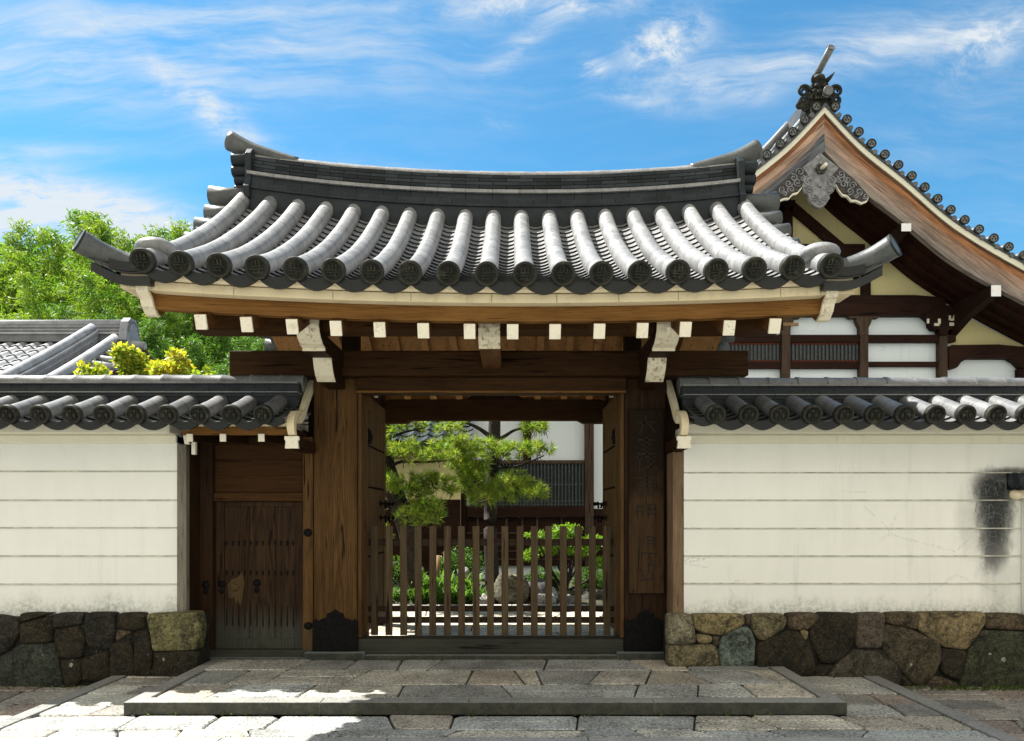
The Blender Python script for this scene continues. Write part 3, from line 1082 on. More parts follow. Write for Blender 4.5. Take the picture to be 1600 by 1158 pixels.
mb = MB()
ridge_strip(mb, 0.215, 4.72, 5.100, 0.5, 0.0, 0.0)
ridge_strip(mb, 0.235, 5.102, 5.128, 0.31, 0.004, 0.15)
ridge_strip(mb, 0.205, 5.130, 5.185, 0.31, 0.004, 0.2, 0.5)
ridge_strip(mb, 0.190, 5.187, 5.262, 0.31, 0.004, 0.2)
for k in range(5):
    zc = 5.300 + k * 0.043
    ridge_strip(mb, 0.150 - 0.008 * k, zc, zc + 0.034, 0.31, 0.006, 0.50, 0.5 if k % 2 else 1.0)
    ridge_strip(mb, 0.132 - 0.008 * k, zc + 0.034, zc + 0.043, 1.0, 0.0, 0, tint=(0.3, 0.3, 0.3))
ridge = mb.build('ridge', M['tile_dark'], gate, recalc=False)
mb = MB()
ridge_strip(mb, 0.225, 5.262, 5.298, 0.31, 0.004, 0.06)
mb.build('ridge_ledge', M['tile'], ridge, recalc=False)
mb = MB()
n = 17
for k in range(n):
    a, b = lerp(RX0, RX1, k / n), lerp(RX0, RX1, (k + 1) / n)
    path = [(lerp(a, b, s), D_RIDGE, 5.520 + ridge_z(lerp(a, b, s))) for s in (0, 0.5, 1.0)]
    mb.tube(path, [0.078, 0.077, 0.074], 14)
mb.build('ridge_cap', M['tile'], ridge, recalc=False)
for s in (-1, 1):
    xe = RX0 if s < 0 else RX1
    zz = ridge_z(xe)
    # end tile: upright plate with bulging lobes facing outwards
    mb = MB()
    mb.prism([(D_RIDGE - 0.25, 4.98 + zz), (D_RIDGE - 0.28, 5.10 + zz), (D_RIDGE - 0.215, 5.2 + zz), (D_RIDGE - 0.215, 5.50 + zz), (D_RIDGE - 0.13, 5.585 + zz), (D_RIDGE + 0.13, 5.585 + zz), (D_RIDGE + 0.215, 5.50 + zz), (D_RIDGE + 0.215, 5.2 + zz), (D_RIDGE + 0.28, 5.10 + zz), (D_RIDGE + 0.25, 4.98 + zz)], 'x', xe - 0.02, xe + 0.05 * 1)
    zc = 5.545
    for (rr_, ln, tn) in ((0.078, 0.20, 1.0), (0.060, 0.20, 0.85), (0.052, 0.17, 0.8), (0.050, 0.17, 0.9)):
        zc -= rr_
        xa, xb = xe - s * 0.01, xe + s * ln
        mb.tube([(xa, D_RIDGE - 0.10, zc + zz), (xb, D_RIDGE - 0.10, zc + zz)], rr_, 14, (tn, tn, tn))
        mb.tube([(xa, D_RIDGE + 0.10, zc + zz), (xb, D_RIDGE + 0.10, zc + zz)], rr_, 14, (tn, tn, tn))
        mb.box(min(xa, xb), max(xa, xb), D_RIDGE - 0.10, D_RIDGE + 0.10, zc - rr_ + zz, zc + rr_ + zz, (tn, tn, tn))
        zc -= rr_ - 0.004
    mb.build('ridge_end_tile', M['tile_dark'], ridge, bevel=0.008)
    # the tail tile that sweeps up over the end
    pts = [(xe - s * 0.52, D_RIDGE, 5.545 + ridge_z(xe - s * 0.52)), (xe - s * 0.22, D_RIDGE, 5.575 + zz * 0.9), (xe + s * 0.03, D_RIDGE, 5.625 + zz), (xe + s * 0.265, D_RIDGE, 5.735 + zz)]
    pth = smooth_path(pts, 14)
    mb = MB()
    mb.tube(pth, [lerp(0.070, 0.118, (i / 14) ** 1.2) for i in range(15)], 16, squash=0.95)
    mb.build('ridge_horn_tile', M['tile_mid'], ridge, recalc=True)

# verge tiles: short round tiles lying across the slope, mouths facing outwards
for s, xe in ((-1, xs_rows[0]), (1, xs_rows[-1])):
    mb = MB()
    for k in range(9):
        t = T_TOP - 0.10 - k * 0.268
        for bk in (False, True):
            p = roof_pt(xe, t, -(0.035, 0.075, 0.115, 0.18, 0.23, 0.23, 0.20, 0.16, 0.12)[k], bk)
            ln = 0.34 if k else 0.40
            rr_ = 0.088 if k else 0.105
            dz = 0.05 if k == 0 else 0.0
            mb.tube([(xe - s * 0.05, p.y, p.z + dz), (xe + s * ln * 0.55, p.y, p.z + 0.004 + dz), (xe + s * ln, p.y, p.z + 0.02 + dz)], [rr_ * 0.92, rr_ * 0.94, rr_], 14)
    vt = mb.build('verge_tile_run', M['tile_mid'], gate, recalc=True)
    # corner tile: a long horn that leaves the eave corner sideways and turns up
    p0 = roof_pt(xe, 0.0)
    pts = [(xe + s * 0.02, 6.60, p0.z + 0.025), (xe + s * 0.22, 6.57, p0.z + 0.03), (xe + s * 0.40, 6.49, p0.z + 0.085), (xe + s * 0.535, 6.37, p0.z + 0.155)]
    pth = smooth_path(pts, 12)
    mb = MB()
    mb.tube(pth, [lerp(0.078, 0.100, (i / 12)) for i in range(13)], 18)
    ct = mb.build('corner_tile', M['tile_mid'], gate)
    e = pth[-1]
    dirv = (pth[-1] - pth[-3]).normalized()
    mb = MB()
    mb.lathe([(0.100, -0.012), (0.1025, -0.010), (0.103, 0.0), (0.101, 0.004), (0.086, 0.004), (0.082, -0.016), (0.004, -0.016)], (0, 0, 0), (0, 0, 1), 26)
    for (x, z, wx, wz) in ((0, 0.2, 0.12, 0.8), (0, 0.3, 0.8, 0.1), (0, -0.1, 0.9, 0.1), (0.3, -0.35, 0.1, 0.4), (-0.3, -0.35, 0.1, 0.4)):
        mb.box((x - wx / 2) * 0.08, (x + wx / 2) * 0.08, (z - wz / 2) * 0.08, (z + wz / 2) * 0.08, -0.013, -0.004)
    dc = mb.build('corner_disc', M['tile_disc'], None)
    dc.parent = ct
    dc.location = e - WORLD[ct.name]
    dc.rotation_euler = dirv.to_track_quat('Z', 'Y').to_euler()
    # layered lips under the horn
    mb = MB()
    for k, (dz, out_, yy) in enumerate(((-0.055, 0.50, 6.44), (-0.085, 0.47, 6.425), (-0.130, 0.44, 6.41))):
        pts = smooth_path([(xe - s * 0.04, yy, p0.z + dz), (xe + s * out_ * 0.5, yy, p0.z + dz + 0.012), (xe + s * out_, yy - 0.02, p0.z + dz + 0.115)], 8)
        h = 0.018 if k < 2 else 0.075
        v, fs = [], []
        for p in pts:
            v += [(p.x, p.y, p.z), (p.x, p.y + 0.25, p.z + 0.03), (p.x, p.y + 0.25, p.z + 0.03 - h), (p.x, p.y, p.z - h)]
        for i in range(len(pts) - 1):
            for q in range(4):
                fs.append((i * 4 + q, i * 4 + (q + 1) % 4, (i + 1) * 4 + (q + 1) % 4, (i + 1) * 4 + q))
        fs += [(0, 1, 2, 3), tuple(len(v) - 4 + q for q in (3, 2, 1, 0))]
        mb.add(v, fs, (0.25, 0.26, 0.26) if k < 2 else (0.07, 0.075, 0.075))
    mb.build('corner_lip', M['tile'], ct)
    # domed cap over the last row
    mb = MB()
    c = roof_pt(xe, 0.24, 0.075)
    mb.blob((c.x + s * 0.02, c.y, c.z), (0.17, 0.15, 0.085), 18, 10)
    mb.build('domed_tile', M['tile'], ct, recalc=True)

# eaves: cream plaster roll, pale board, brown board, curved with the roof edge
def eave_strip(mb, x0, x1, prof, n=26, back=False):
    """sweep a (y offset, z offset) profile along the curved eave"""
    v, fs = [], []
    m = len(prof)
    for i in range(n + 1):
        x = lerp(x0, x1, i / n)
        for (yo, zo) in prof:
            y = D_EAVE + yo if not back else 2 * D_RIDGE - D_EAVE - yo
            v.append((x, y, 3.632 + zo + lift(x, 0)))
    for i in range(n):
        for k in range(m):
            fs.append((i * m + k, i * m + (k + 1) % m, (i + 1) * m + (k + 1) % m, (i + 1) * m + k))
    fs += [tuple(range(m)), tuple(n * m + k for k in range(m))[::-1]]
    return mb.add(v, fs)


roll = [(0.075, -0.060), (0.065, -0.085), (0.075, -0.118), (0.10, -0.137), (0.30, -0.137), (0.30, -0.03)]
board = [(0.095, -0.146), (0.095, -0.222), (0.40, -0.222), (0.40, -0.146)]
brown_back = [(0.205, -0.2235), (0.205, -0.44), (0.29, -0.44), (0.29, -0.2235)]
brown = [(0.205, -0.2235), (0.205, -0.352), (0.29, -0.352), (0.29, -0.2235)]
for bk, lab in ((False, 'front'), (True, 'rear')):
    mb = MB(); eave_strip(mb, XC - 3.085, XC + 3.085, roll, back=bk); mb.build('eave_plaster', M['cream'], gate)
    mb = MB(); eave_strip(mb, XC - 3.105, XC + 3.105, board, back=bk); mb.build('pale_eave_board', M['paint_board'], gate, bevel=0.004)
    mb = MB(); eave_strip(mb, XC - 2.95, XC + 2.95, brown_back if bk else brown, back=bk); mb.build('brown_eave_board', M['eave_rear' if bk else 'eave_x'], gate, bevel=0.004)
# joints of the pale board: fine grooves as thin dark slips set in the face
mb = MB()
for px in (237, 365, 520, 642, 768, 870, 967, 1060, 1220, 1283):
    x = PX(px, 6.49)
    z = 3.632 + lift(x, 0)
    mb.box(x - 0.0015, x + 0.0015, D_EAVE + 0.093, D_EAVE + 0.10, z - 0.220, z - 0.148)
mb.build('board_joint', M['ink'], gate)

# roof boarding above the rafters
SL = 0.46
RAF0 = 6.52
def raf_z(y):       # top of rafters
    yy = y if y <= D_RIDGE else 2 * D_RIDGE - y
    return 3.268 + SL * (yy - 6.60)
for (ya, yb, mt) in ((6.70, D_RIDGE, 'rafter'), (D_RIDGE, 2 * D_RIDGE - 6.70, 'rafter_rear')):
    mb = MB()
    n = 24
    v, fs = [], []
    for i in range(n + 1):
        x = lerp(XC - 2.93, XC + 2.93, i / n)
        for y in (ya, yb):
            v += [(x, y, raf_z(y) + 0.004 + lift(x, 0) * 1.0), (x, y, raf_z(y) + 0.05 + lift(x, 0))]
    for i in range(n):
        a, b = i * 4, (i + 1) * 4
        fs += [(a, a + 2, b + 2, b), (a + 1, b + 1, b + 3, a + 3)]
    mb.add(v, fs)
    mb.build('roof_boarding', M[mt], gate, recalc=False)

raf_x = [(px - 800) / 183.2 for px in (316, 387, 458, 526, 594, 662, 734, 801, 867, 936, 1003, 1070, 1138, 1209)]
for x in raf_x:
    lz = lift(x, 0)
    mb = MB()
    a = (x, RAF0 + 0.006, raf_z(RAF0 + 0.006) - 0.060 + lz)
    mb.beam(a, (x, D_RIDGE, raf_z(D_RIDGE) - 0.060 + lz), 0.092, 0.116)
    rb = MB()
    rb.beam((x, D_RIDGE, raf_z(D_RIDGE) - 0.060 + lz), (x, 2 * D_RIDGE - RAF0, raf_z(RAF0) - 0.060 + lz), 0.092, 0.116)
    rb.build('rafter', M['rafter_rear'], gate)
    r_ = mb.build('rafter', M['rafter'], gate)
    mb = MB()
    mb.beam((x, RAF0 - 0.004, raf_z(RAF0) - 0.062 + lz), (x, RAF0 + 0.02, raf_z(RAF0 + 0.02) - 0.061 + lz), 0.097, 0.125)
    mb.build('painted_end', M['paint'], r_, bevel=0.003)

# barge boards at both ends, with white painted curved noses
for s in (-1, 1):
    x0 = XC + s * 2.86
    x1 = XC + s * 2.955
    xa, xb = min(x0, x1), max(x0, x1)
    lz = lift(x1, 0)
    def bz(y):
        yy = y if y <= D_RIDGE else 2 * D_RIDGE - y
        return 3.632 + roof_rise(yy - D_EAVE) + lz - 0.222 + 0.05 * (yy - D_EAVE)
    nose = [(6.470, bz(6.47) - 0.004), (6.480, bz(6.47) - 0.055), (6.545, bz(6.47) - 0.10), (6.575, bz(6.47) - 0.155), (6.650, bz(6.47) - 0.210), (6.700, bz(6.47) - 0.215)]
    top = [(y, bz(y) - 0.006) for y in (6.47, 6.8, 7.2, 7.6, 8.0, 8.5, D_RIDGE)]
    low = [(y, bz(y) - 0.27) for y in (D_RIDGE, 8.5, 8.0, 7.6, 7.2, 6.95)]
    poly_f = top + low + nose[::-1][:-1]
    poly_b = [(2 * D_RIDGE - p[0], p[1]) for p in poly_f]
    mb = MB()
    mb.prism(poly_f, 'x', xa, xb)
    mb.prism(poly_b, 'x', xa, xb)
    bb = mb.build('barge_board', M['eave_x'], gate)
    for sg in (1, -1):
        pts = [(p[0] if sg > 0 else 2 * D_RIDGE - p[0], p[1]) for p in nose]
        outp = [(p[0] - sg * 0.007, p[1] - 0.004) for p in pts]
        mb = MB()
        mb.prism(outp + [(p[0] + sg * 0.02, p[1] + 0.012) for p in pts[::-1]], 'x', xa - 0.003, xb + 0.003)
        mb.build('painted_nose', M['paint_old'], bb)

# purlins front and rear, ridge beam
mb = MB(); mb.box(XC - 2.74, XC + 2.72, 7.10, 7.37, 3.325, 3.462); mb.build('purlin', M['panel_x'], gate, bevel=0.006)
mb = MB(); mb.box(XC - 2.74, XC + 2.72, 10.48, 10.75, 3.325, 3.462); mb.build('purlin', M['eave_x'], gate, bevel=0.006)
mb = MB(); mb.box(XC - 2.80, XC + 2.80, D_RIDGE - 0.09, D_RIDGE + 0.09, 3.95, 4.20); mb.build('ridge_beam', M['beam_x'], gate, bevel=0.008)
for x in (GX - 1.63, GX + 1.63):
    mb = MB(); mb.box(x - 0.09, x + 0.09, D_RIDGE - 0.11, D_RIDGE + 0.11, 3.32, 3.95); mb.build('king_post', M['pillar_dk'], gate, bevel=0.006)

# crossbeam, lintel, pillars
mb = MB(); mb.box(PX(358, 7.95), PX(1170, 7.95), 7.95, 8.36, 3.056, 3.316); mb.build('crossbeam', M['beam_x'], gate, bevel=0.012)
mb = MB(); mb.box(PX(557, 8.05), PX(978, 8.05), 8.05, 8.32, 2.902, 3.054); mb.build('lintel', M['beam_x'], gate, bevel=0.006)
mb = MB(); mb.box(PX(557, 8.05), PX(978, 8.05), 8.042, 8.07, 2.895, 2.914); mb.build('lintel_fillet', M['eave_x'], gate, bevel=0.002)
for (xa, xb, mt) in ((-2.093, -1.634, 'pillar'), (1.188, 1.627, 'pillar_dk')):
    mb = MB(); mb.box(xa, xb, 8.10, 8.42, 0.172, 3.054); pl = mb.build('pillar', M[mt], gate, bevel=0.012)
    xm, hw = (xa + xb) / 2, (xb - xa) / 2
    outl = [(-1, 0), (-1, 0.32), (-0.86, 0.345), (-0.78, 0.315), (-0.60, 0.345), (-0.42, 0.35), (-0.36, 0.40), (-0.18, 0.415), (0, 0.445), (0.18, 0.415), (0.36, 0.40), (0.42, 0.35), (0.60, 0.345), (0.78, 0.315), (0.86, 0.345), (1, 0.32), (1, 0)]
    mb = MB()
    mb.prism([(xm + p[0] * (hw + 0.006), 0.174 + p[1]) for p in outl], 'y', 8.088, 8.426)
    mb.build('iron_shoe', M['metal'], pl, bevel=0.002)
    mb = MB(); mb.box(xa - 0.085, xb + 0.085, 8.02, 8.50, 0.05, 0.172, (0.16, 0.185, 0.185)); mb.build('base_stone', M['kerb'], pl, bevel=0.014)
# dark boards that close the gaps between the pillars and the wall ends
mb = MB(); mb.box(-2.205, -2.094, 8.31, 8.35, 0.10, 3.054); mb.build('closing_board', M['pillar_dk'], gate)
mb = MB(); mb.box(1.628, 1.80, 8.21, 8.25, 0.10, 3.054); mb.build('closing_board', M['pillar_dk'], gate)
# small jamb strips beside the opening
for (xa, xb) in ((-1.632, -1.595), (1.150, 1.186)):
    mb = MB(); mb.box(xa, xb, 8.13, 8.30, 0.31, 2.90); mb.build('jamb', M['leaf_wood'], gate, bevel=0.004)
# sill and stone under it
mb = MB(); mb.box(-1.632, 1.186, 8.12, 8.36, 0.145, 0.300); mb.build('threshold', M['sill'], gate, bevel=0.010)
mb = MB(); mb.box(-1.545, 1.10, 8.04, 8.46, 0.05, 0.142, (0.17, 0.19, 0.185)); mb.build('sill_stone', M['kerb'], gate, bevel=0.008)

# bracket arms reaching forward to the purlin
def bracket(x, w, front, mat, lower=None):
    ys = [p[0] for p in front]
    y1 = 8.12
    poly = front + [(y1, front[-1][1]), (y1, 3.30), (7.09, 3.30), (7.06, front[0][1])]
    mb = MB(); mb.prism(poly, 'x', x - w / 2, x + w / 2)
    arm = mb.build('bracket_arm', mat, gate, bevel=0.004)
    cap = [(p[0] - 0.006, p[1] + (0.002 if i == 0 else 0)) for i, p in enumerate(front)]
    mb = MB(); mb.prism(cap + [(p[0] + 0.016, p[1] + 0.004) for p in front[::-1]], 'x', x - w / 2 - 0.003, x + w / 2 + 0.003)
    mb.build('painted_nose', M['paint_old'], arm)
    return arm
nose_up = [(6.925, 3.395), (6.915, 3.33), (6.935, 3.275), (6.985, 3.225), (7.06, 3.185), (7.15, 3.165), (7.155, 3.140)]
nose_lo = [(7.46, 3.180), (7.47, 3.12), (7.505, 3.05), (7.56, 2.985), (7.64, 2.935)]
for x in (-1.845, 1.412):
    arm = bracket(x, 0.205, nose_up, M['dark_y'])
    mb = MB(); mb.prism(nose_lo + [(8.12, 2.935), (8.12, 3.138), (7.48, 3.138)], 'x', x - 0.0875, x + 0.0875)
    la = mb.build('lower_arm', M['dark_y'], arm, bevel=0.004)
    mb = MB(); mb.prism([(p[0] - 0.006, p[1]) for p in nose_lo] + [(p[0] + 0.016, p[1] + 0.006) for p in nose_lo[::-1]], 'x', x - 0.09, x + 0.09)
    mb.build('lower_nose', M['paint_old'], arm)
    # beak carved on the upper nose
    mb = MB(); mb.prism([(6.90, 3.37), (6.895, 3.30), (6.93, 3.25), (6.96, 3.26), (6.96, 3.38)], 'x', x - 0.022, x + 0.016)
    mb.build('carved_beak', M['paint'], arm, bevel=0.003)
arm = bracket(-0.205, 0.190, [(6.93, 3.395), (6.922, 3.30), (6.93, 3.22), (6.965, 3.165), (7.0, 3.15), (7.005, 3.128)], M['rafter'])

for (a, b) in ((566, 589), (953, 972)):
    mb = MB(); mb.box(PX(a, 9.9), PX(b, 9.9), 9.9, 9.98, PZ(620, 9.9), PZ(613, 9.9)); mb.build('white_corbel_end', M['paint'], gate, bevel=0.003)
# rear posts, rear beam, strut, door leaves
for x in (-1.87, 1.40):
    mb = MB(); mb.box(x - 0.11, x + 0.11, 10.50, 10.72, 0.10, 3.322); mb.build('rear_post', M['pillar_dk'], gate, bevel=0.010)
    mb = MB(); mb.box(x - 0.09, x + 0.09, 8.43, 10.50, 2.98, 3.318); mb.build('side_tie', M['dark_y'], gate, bevel=0.006)
low = [(-1.755, 2.865), (-1.45, 2.865), (-1.37, 2.905), (0.90, 2.905), (0.98, 2.865), (1.285, 2.865)]
mb = MB(); mb.prism(low + [(1.285, 3.16), (1.2, 3.19), (-1.67, 3.19), (-1.755, 3.16)], 'y', 10.50, 10.66); mb.build('rear_beam', M['beam_x'], gate, bevel=0.006)
st = [(-0.75, 3.192), (-0.62, 3.20), (-0.52, 3.27), (-0.40, 3.27), (-0.30, 3.322), (-0.17, 3.322), (-0.07, 3.27), (0.05, 3.27), (0.15, 3.20), (0.28, 3.192)]
mb = MB(); mb.prism(st, 'y', 10.53, 10.62); mb.build('frog_leg_strut', M['pillar_dk'], gate, bevel=0.006)
for s, xl in ((-1, -1.585), (1, 1.135)):
    hinge = MB()
    y0, y1 = 8.36, 9.62
    th = 0.05
    x0, x1 = (xl - th, xl) if s < 0 else (xl, xl + th)
    leaf_root = MB()
    n = 7
    for k in range(n):
        a, b = lerp(y0 + 0.10, y1 - 0.10, k / n), lerp(y0 + 0.10, y1 - 0.10, (k + 1) / n)
        leaf_root.box(x0 + 0.012, x1 - 0.012 + rnd.uniform(-0.002, 0.002), a + 0.002, b - 0.002, 0.46, 2.80)
    lo = leaf_root.build('door_leaf', M['leaf_wood'], gate, bevel=0.002)
    mb = MB()
    mb.box(x0, x1, y0, y0 + 0.10, 0.33, 2.93)
    mb.box(x0, x1, y1 - 0.10, y1, 0.33, 2.93)
    for z0, z1 in ((0.33, 0.47), (2.79, 2.93)):
        mb.box(x0 + 0.001, x1 - 0.001, y0 + 0.10, y1 - 0.10, z0, z1)
    mb.build('leaf_frame', M['leaf_wood'], lo, bevel=0.004)
    xin = x1 if s < 0 else x0
    sg = 1 if s < 0 else -1
    mb = MB()
    for z in (2.38, 1.92, 1.15):
        for k in range(12):
            y = lerp(y0 + 0.12, y1 - 0.12, k / 11)
            mb.blob((xin - sg * 0.006, y, z), (0.012, 0.012, 0.012), 8, 5)
    mb.build('door_stud', M['metal'], lo)
    # open-work hinge plate near the top
    mb = MB()
    for (dy, dz, r_) in ((0, 0, 0.045), (0.06, 0.05, 0.03), (0.06, -0.05, 0.03), (0.12, 0, 0.035), (-0.05, 0.06, 0.028), (-0.05, -0.06, 0.028)):
        mb.lathe([(r_, -0.006), (r_, 0.006), (r_ * 0.55, 0.012), (0.003, 0.010)], (xin + sg * 0.004, y0 + 0.16 + dy, 2.48 + dz), (sg, 0, 0), 12)
    mb.build('iron_hinge_plate', M['metal'], lo)
    for (yy, zz) in ((9.25, 1.745), (9.25, 1.575), (9.56, 1.745), (9.56, 1.575)):
        mb = MB()
        mb.tube([(xin, yy, zz), (xin + sg * 0.10, yy, zz)], [0.013, 0.011], 10)
        mb.lathe([(0.034, 0), (0.036, 0.006), (0.02, 0.014)], (xin, yy, zz), (sg, 0, 0), 14)
        mb.blob((xin + sg * 0.105, yy, zz), (0.022, 0.022, 0.026), 10, 6)
        mb.tube([(xin + sg * 0.06, yy, zz), (xin + sg * 0.06, yy, zz - 0.055)], [0.010, 0.014], 8)
        mb.build('bolt_stud', M['metal'], lo)
# side beams that run from the pillars to the little roofs' white noses (X of the coping end boards)

# ------------------------------------------------------------------ low picket gate in the opening
pg = thing('picket_gate', (GX, 8.55, 0.30), 'low slatted wooden gate of upright pickets closing the temple entrance', 'picket gate', kind='thing')
first = None
YP = 8.50
for k in range(17):
    px = 585.3 + k * 22.68
    x = PX(px, YP)
    if first is None:
        mb = MB(); mb.box(-0.038, 0.038, -0.016, 0.016, 0.0, 1.206)
        mb.v = [(a + x, b + YP, c + 0.282) for a, b, c in mb.v]
        first = mb.build('picket', M['picket'], None, bevel=0.003, loc=(x, YP, 0.282))
        first.parent = pg
        first.location = Vector((x, YP, 0.282)) - WORLD[pg.name]
    else:
        place_copy(first, pg, (x + rnd.uniform(-0.003, 0.003), YP, 0.282), (0, rnd.uniform(-0.004, 0.004), 0))
for (pya, pyb) in ((842, 853), (947.5, 956), (964.5, 974)):
    mb = MB(); mb.box(-1.60, 1.16, YP + 0.018, YP + 0.050, PZ(pyb, YP), PZ(pya, YP)); mb.build('rail', M['picket_x'], pg, bevel=0.003)
for x in (-1.625, 1.165):
    mb = MB(); mb.box(x - 0.034, x + 0.034, YP - 0.03, YP + 0.06, 0.10, 1.53); mb.build('gate_post', M['picket'], pg, bevel=0.004)

# ------------------------------------------------------------------ name board on the right pillar
sg_ = thing('name_board', (1.41, 8.075, 0.79), 'tall weathered wooden name board with worn brush writing on the right pillar', 'name board')
mb = MB(); mb.box(1.226, 1.592, 8.045, 8.097, 0.79, 2.712); brd = mb.build('board', M['sign'], sg_, bevel=0.006)
mb = MB()
rs = random.Random(5)
def stroke(x0, z0, x1, z1, w0, w1):
    a, b = Vector((x0, z0)), Vector((x1, z1))
    d = (b - a)
    nrm = Vector((-d.y, d.x)).normalized()
    pts = []
    n = 5
    for i in range(n + 1):
        c = a + d * (i / n)
        ww = lerp(w0, w1, i / n) * (0.8 + 0.4 * rs.random())
        pts.append((c + nrm * ww / 2, c - nrm * ww / 2))
    poly = [(p[0].x, p[0].y) for p in pts] + [(p[1].x, p[1].y) for p in pts[::-1]]
    mb.prism(poly, 'y', 8.0435, 8.0460)
# seven faded characters, top to bottom; most of each has worn away
def glyph(cz, parts, s=0.12):
    for (x0, z0, x1, z1, w_) in parts:
        stroke(1.41 + x0 * s, cz + z0 * s, 1.41 + x1 * s, cz + z1 * s, 0.020 * w_, 0.014 * w_)
glyph(2.555, [(-0.7, 0.2, 0.7, 0.25, 1), (0, 0.8, -0.6, -0.8, 1), (0.1, 0.2, 0.8, -0.7, 1.2)])
glyph(2.335, [(-0.8, 0.5, 0.8, 0.55, 1), (-0.5, 0.1, 0.5, 0.1, 0.9), (0, 0.8, 0, -0.8, 1.1), (-0.8, -0.7, 0.8, -0.65, 1.1), (-0.5, -0.3, 0.6, -0.3, 0.8)])
glyph(2.15, [(-0.9, 0.6, -0.3, 0.5, 1), (-0.6, 0.8, -0.6, -0.8, 1), (-0.1, 0.6, 0.8, 0.6, 1), (0, 0.2, 0.8, 0.2, 1), (0.4, 0.7, 0.4, -0.9, 1), (-0.1, -0.3, 0.9, -0.3, 1)])
glyph(1.915, [(-0.9, 0.7, 0.9, 0.75, 1), (-0.6, 0.35, 0.6, 0.35, 1), (-0.6, 0.0, 0.7, 0.0, 1), (0, 0.9, 0, -0.2, 1), (-0.7, -0.4, 0.7, -0.45, 1.2), (-0.4, -0.8, 0.5, -0.8, 1)])
glyph(1.635, [(-0.8, 0.6, -0.8, -0.5, 1), (-0.8, 0.6, -0.3, 0.6, 0.9), (-0.3, 0.6, -0.3, -0.4, 0.9), (-0.8, 0.1, -0.3, 0.1, 0.8), (0.15, 0.7, 0.15, -0.5, 1), (0.15, 0.7, 0.8, 0.7, 1), (0.8, 0.7, 0.8, -0.8, 1.1), (0.15, 0.3, 0.8, 0.3, 0.9), (0.15, -0.1, 0.8, -0.1, 0.9)])
glyph(1.31, [(-0.8, 0.6, -0.5, 0.3, 1), (-0.6, 0.0, -0.7, -0.6, 1), (-0.8, -0.8, 0.9, -0.85, 1.1), (-0.1, 0.6, 0.7, 0.6, 0.9), (0.1, 0.3, 0.6, 0.3, 0.9), (0.1, 0.0, 0.6, 0.0, 0.9), (0.1, 0.5, 0.1, -0.4, 0.9), (0.65, 0.5, 0.65, -0.5, 0.9)])
glyph(1.02, [(-0.7, 0.5, -0.2, -0.6, 1), (0.2, 0.7, 0.2, -0.2, 1), (0.2, 0.7, 0.8, 0.5, 1), (-0.5, -0.8, 0.8, -0.6, 1), (0.6, 0.2, 0.4, -0.6, 1)])
mb.build('brush_writing', M['ink'], brd, recalc=True)

# ------------------------------------------------------------------ street walls with tiled copings
disc_small = disc_mesh(0.093, 0.06, 'crest')
DSM = [None]


def coping_pt(x, t, dz=0.0):
    """t metres in from the coping eave (front)"""
    return Vector((x, 7.30 + t, 2.575 + 0.335 * t + 0.05 * t * t + dz))


